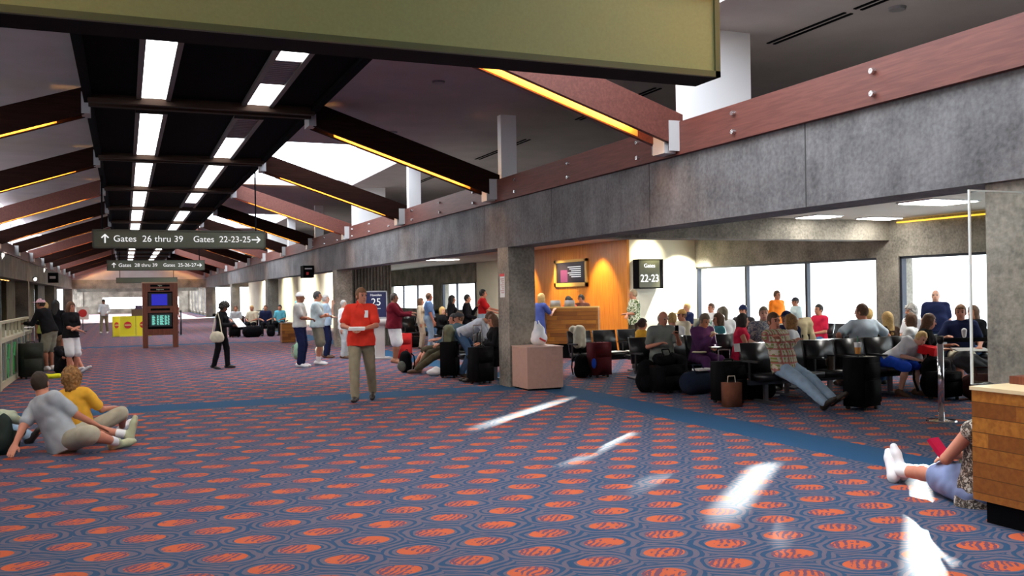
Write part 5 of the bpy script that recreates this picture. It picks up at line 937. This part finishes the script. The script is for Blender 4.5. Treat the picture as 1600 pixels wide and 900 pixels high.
person('large man in light blue shirt seen from behind', (11.02, 11.55, 0), 165, 1.84, 'sit', skin=SKR, shirt=cl('pale_sky_shirt', (.56, .66, .74)), hem=-.12, pants=KHAKI, shoe=SHB, hair=HBR, style='short', bulk=1.32, vox=.011, head=(35, 0), wl=(.32, .12, .66), wr=(-.3, .2, .66), pol=(1, -.3, -.4))
person('blonde-haired person in a dark brown jacket from behind', (11.55, 11.55, 0), 175, 1.64, 'sit', fem=True, skin=SK2, shirt=BRN, sleeve='long', pants=DJEAN, shoe=SHB, hair=HBL, style='long', vox=.011)
person('woman in white with brown hair turned left', (12.12, 11.6, 0), -150, 1.60, 'sit', fem=True, skin=SK1, shirt=WHT, sleeve='long', pants=DJEAN, shoe=SHB, hair=HBR, style='bob', vox=.011, head=(-20, 0)); person('fair-haired man in white shirt facing the windows', (12.15, 12.6, 0), 175, 1.70, 'sit', skin=SK1, shirt=WHT, pants=KHAKI, shoe=SHB, hair=HBL, style='short')
rbx = thing('single_chair', 'single black seat under the fair-haired man in white', 'seat', (12.15, 12.6, 0), math.radians(175)); box('seat', -.24, .24, -.25, .22, .38, .44, VINYL, rbx, .02); box('leg', -.03, .03, -.03, .03, 0, .38, DSTEEL, rbx); box('foot', -.22, .22, -.2, .2, 0, .03, DSTEEL, rbx)
person('boy in white tee and royal blue shorts slumped over bags', (10.82, 10.85, 0), 12, 1.58, 'sit', skin=SK2, shirt=WHT, hem=-.04, pants=ROY, legs='knee', shoe=SHBR, hair=HBL, style='short', vox=.0095, tilt=38, side=34, head=(-15, -30), wl=(.42, .45, .62), wr=(.12, .48, .60), al=(.16, .42, .09), ar=(-.12, .30, .09))
person('brown-haired woman in black with red, leaning on her arm', (11.40, 10.8, 0), 30, 1.64, 'sit', fem=True, skin=SK1, shirt=BLK, sleeve='short', pants=DGR, shoe=SHBR, hair=HBR, style='long', vox=.011, tilt=12, head=(30, -8), wl=(.25, .42, .78), wr=(-.02, .38, .72))
person('man in navy tee and shorts with crossed bare legs', (12.30, 10.8, 0), -40, 1.80, 'sit', skin=SKR, shirt=NAVY, pants=CRM, legs='short', shoe=SHBR, hair=mat('hair_ginger_brown', (.16, .07, .025), .7), vox=.011, wl=(.2, .38, .68), wr=(-.25, .35, .82), head=(-10, -3), bulk=1.15, al=(-.2, .62, .22), ar=(-.05, .45, .09))
cloth('white_cup', 'white paper cup in the hand of the navy tee man', 'cup', 11.86, 10.35, .88, 0, [((0, 0, 0), (0, 0, .08), .03, .04, 'c')], PAPER, 0, .008); sheet('newspaper', 'grey newspaper on the lap of the navy tee man', 'newspaper', 12.0, 10.35, .66, -30, .5, .34, mat('newsprint', (.4, .4, .38), .8), 5, .01)
sheet('red_pillow', 'red cushion between the boy and the woman in black', 'cushion', 11.25, 10.45, .62, 20, .3, .25, cl('scarlet_cloth', (.65, .015, .02)), 10, .12)
backpack('large black backpack supporting the slumped boy', 11.15, 10.3, 10, 1.25, BAGB, DGR); suitcase('low black case under the slumped boy backpack', 10.98, 9.95, 5, .42, .28, .36, BAGB); duffel('black duffel with a red stripe beside the stanchion', 11.45, 9.7, -30, .6, .19, cl('black_red_nylon', (.03, .008, .008)))
cloth('dark_jacket', 'dark grey jacket draped over bags right of the stanchion', 'jacket', 11.65, 9.95, .1, -30, [((-.2, 0, .45), (.3, 0, .1), .13, .1, 'c'), ((0, .1, .40), (.3, .1, .25), .12, .1, 'c')], DGR, .01); cloth('camo_shoe_bag', 'small camouflage pouch standing before the front counter', 'bag', 6.2, 5.42, .0, 0, [((0, 0, .3), (.05, .05, .18), 'e'), ((0, 0, .12), (.05, .05, .12), 'e')], floral('camouflage', (.02, .03, .015), (.08, .09, .05), (.2, .2, .12), 30), .002)
# ---- luggage before the rows
suitcase('big black suitcase before the bald man', 8.05, 12.75, 15, .5, .32, .40, BAGB); backpack('black backpack left of the big black suitcase', 7.82, 13.0, -20, 1.1); duffel('dark blue bag before the big black suitcase', 8.35, 12.35, 5, .62, .19, cl('blue_black_nylon', (.012, .018, .035))); sheet('newspaper', 'folded white newspaper on the dark blue bag', 'newspaper', 8.42, 12.3, .375, 10, .3, .16, PAPER, 0, .03)
duffel('black shoulder bag on top of the big black suitcase', 8.02, 12.75, 20, .42, .08, BAGB, .445)
t = thing('paper_bag', 'brown paper carrier bag before the black luggage', 'bag', (7.86, 10.78, 0), math.radians(-12)); rbox('bag_body', 0, 0, 0, .24, .15, .34, cl('brown_paper', (.16, .06, .035)), t, .006, 1.03); bm = bmesh.new(); tube(bm, [(-.06, 0, .34), (-.05, 0, .43), (.05, 0, .43), (.06, 0, .34)], .006); obj('twine_handle', bm, CRM, t)
suitcase('black suitcase right behind the brown paper bag', 8.08, 11.15, 0, .42, .3, .56, BAGB, .18); suitcase('second black suitcase beside the plaid man', 8.42, 11.3, 10, .42, .28, .5, BAGB) if False else duffel('black holdall under the seat of the plaid man', 8.75, 11.35, 0, .6, .15)
sheet('white_card', 'small white card standing on the black suitcase', 'card', 8.2, 11.1, .80, 0, .1, .12, PAPER, 80); 
SUIT = suitcase('black upright suitcase carrying the iced drink', 9.22, 9.72, 14, .42, .30, .66, BAGB)
t = thing('iced_drink', 'iced tea in a clear cup with a green straw', 'cup', (9.14, 9.70, .75)); bm = bmesh.new(); cyl(bm, (0, 0, 0), (0, 0, .09), .032, .04, 16); obj('tea', bm, mat('amber_tea', (.65, .30, .06), .2), t); bm = bmesh.new(); cyl(bm, (0, 0, .09), (0, 0, .15), .04, .047, 16); obj('cup_rim', bm, PAPER, t); bm = bmesh.new(); cyl(bm, (0, 0, .1), (.01, 0, .24), .006, n=8); obj('straw', bm, mat('green_straw', (.01, .25, .10), .4), t); bm = bmesh.new(); cyl(bm, (0, 0, .15), (0, 0, .156), .05, n=16); obj('lid', bm, WHITE, t)
sheet('paper_napkin', 'small cream napkin on the iced drink suitcase', 'napkin', 9.31, 9.66, .712, 20, .1, .14, CRM, 0, .004)
for k_, (lb, x, y, c_) in enumerate((('pink shopping bag behind the black upright suitcase', 9.62, 9.95, (.72, .25, .25)),)):
    t = thing('paper_bag', lb, 'bag', (x, y, 0), math.radians(10)); rbox('bag_body', 0, 0, 0, .22, .14, .28, cl('pink_paper', c_), t, .006, 1.02); bm = bmesh.new(); tube(bm, [(-.05, 0, .28), (-.04, 0, .34), (.04, 0, .34), (.05, 0, .28)], .005); obj('twine_handle', bm, CRM, t)
t = thing('travel_mug', 'dark brown travel mug on the seat beside the plaid man', 'mug', (9.68, 10.82, .435)); bm = bmesh.new(); cyl(bm, (0, 0, 0), (0, 0, .2), .055, .06, 20); obj('mug_body', bm, mat('dark_brown_mug', (.05, .03, .015), .35), t); bm = bmesh.new(); tube(bm, [(-.055, 0, .16), (-.10, 0, .14), (-.10, 0, .07), (-.055, 0, .04)], .009); obj('mug_handle', bm, mat('dark_brown_mug', (.05, .03, .015), .35), t); bm = bmesh.new(); cyl(bm, (0, 0, .2), (0, 0, .215), .06, .05, 20); obj('lid', bm, BLACK, t)
sheet('newspaper', 'white newspaper under the seat of the plaid man', 'newspaper', 9.0, 11.6, .0, 20, .5, .35, PAPER, 0, .02); sheet('newspaper', 'pale newspaper under the seats beside the purple woman', 'newspaper', 8.95, 13.1, .0, 20, .45, .3, PAPER, 0, .02)
sheet('yellow_packet', 'lemon yellow packet between the purple woman feet', 'packet', 9.15, 12.62, .0, 0, .14, .06, cl('lemon_cloth', (.75, .75, .03)), 0, .22)
# ---- woman on the floor at the right
person('woman in floral top and blue skirt sitting on the carpet', (5.94, 5.05, 0), 178, 1.82, 'floor', fem=True, skin=SKR, shirt=FLWD, sleeve='tank', hem=-.12, pants=DRESS, legs='skirt', shoe=SHW, socks=WHT, hair=HB, style='bob', vox=.0095, tilt=-8, bulk=1.06, head=(0, 0), world=dict(al=(6.12, 6.20, .12), ar=(5.98, 6.12, .10)), wl=(.02, .24, .34), wr=(-.04, .26, .31), pol=(.8, .1, -.7), kpl=(.1, .2, 1), kpr=(-.1, .2, 1), toeL=(.05, .35, 1), toeR=(-.3, .5, .8))
sheet('red_book', 'crimson book on the lap of the floral top woman', 'book', 5.93, 5.44, .36, 10, .12, .18, cl('crimson_cover', (.45, .01, .05)), 50, .03)
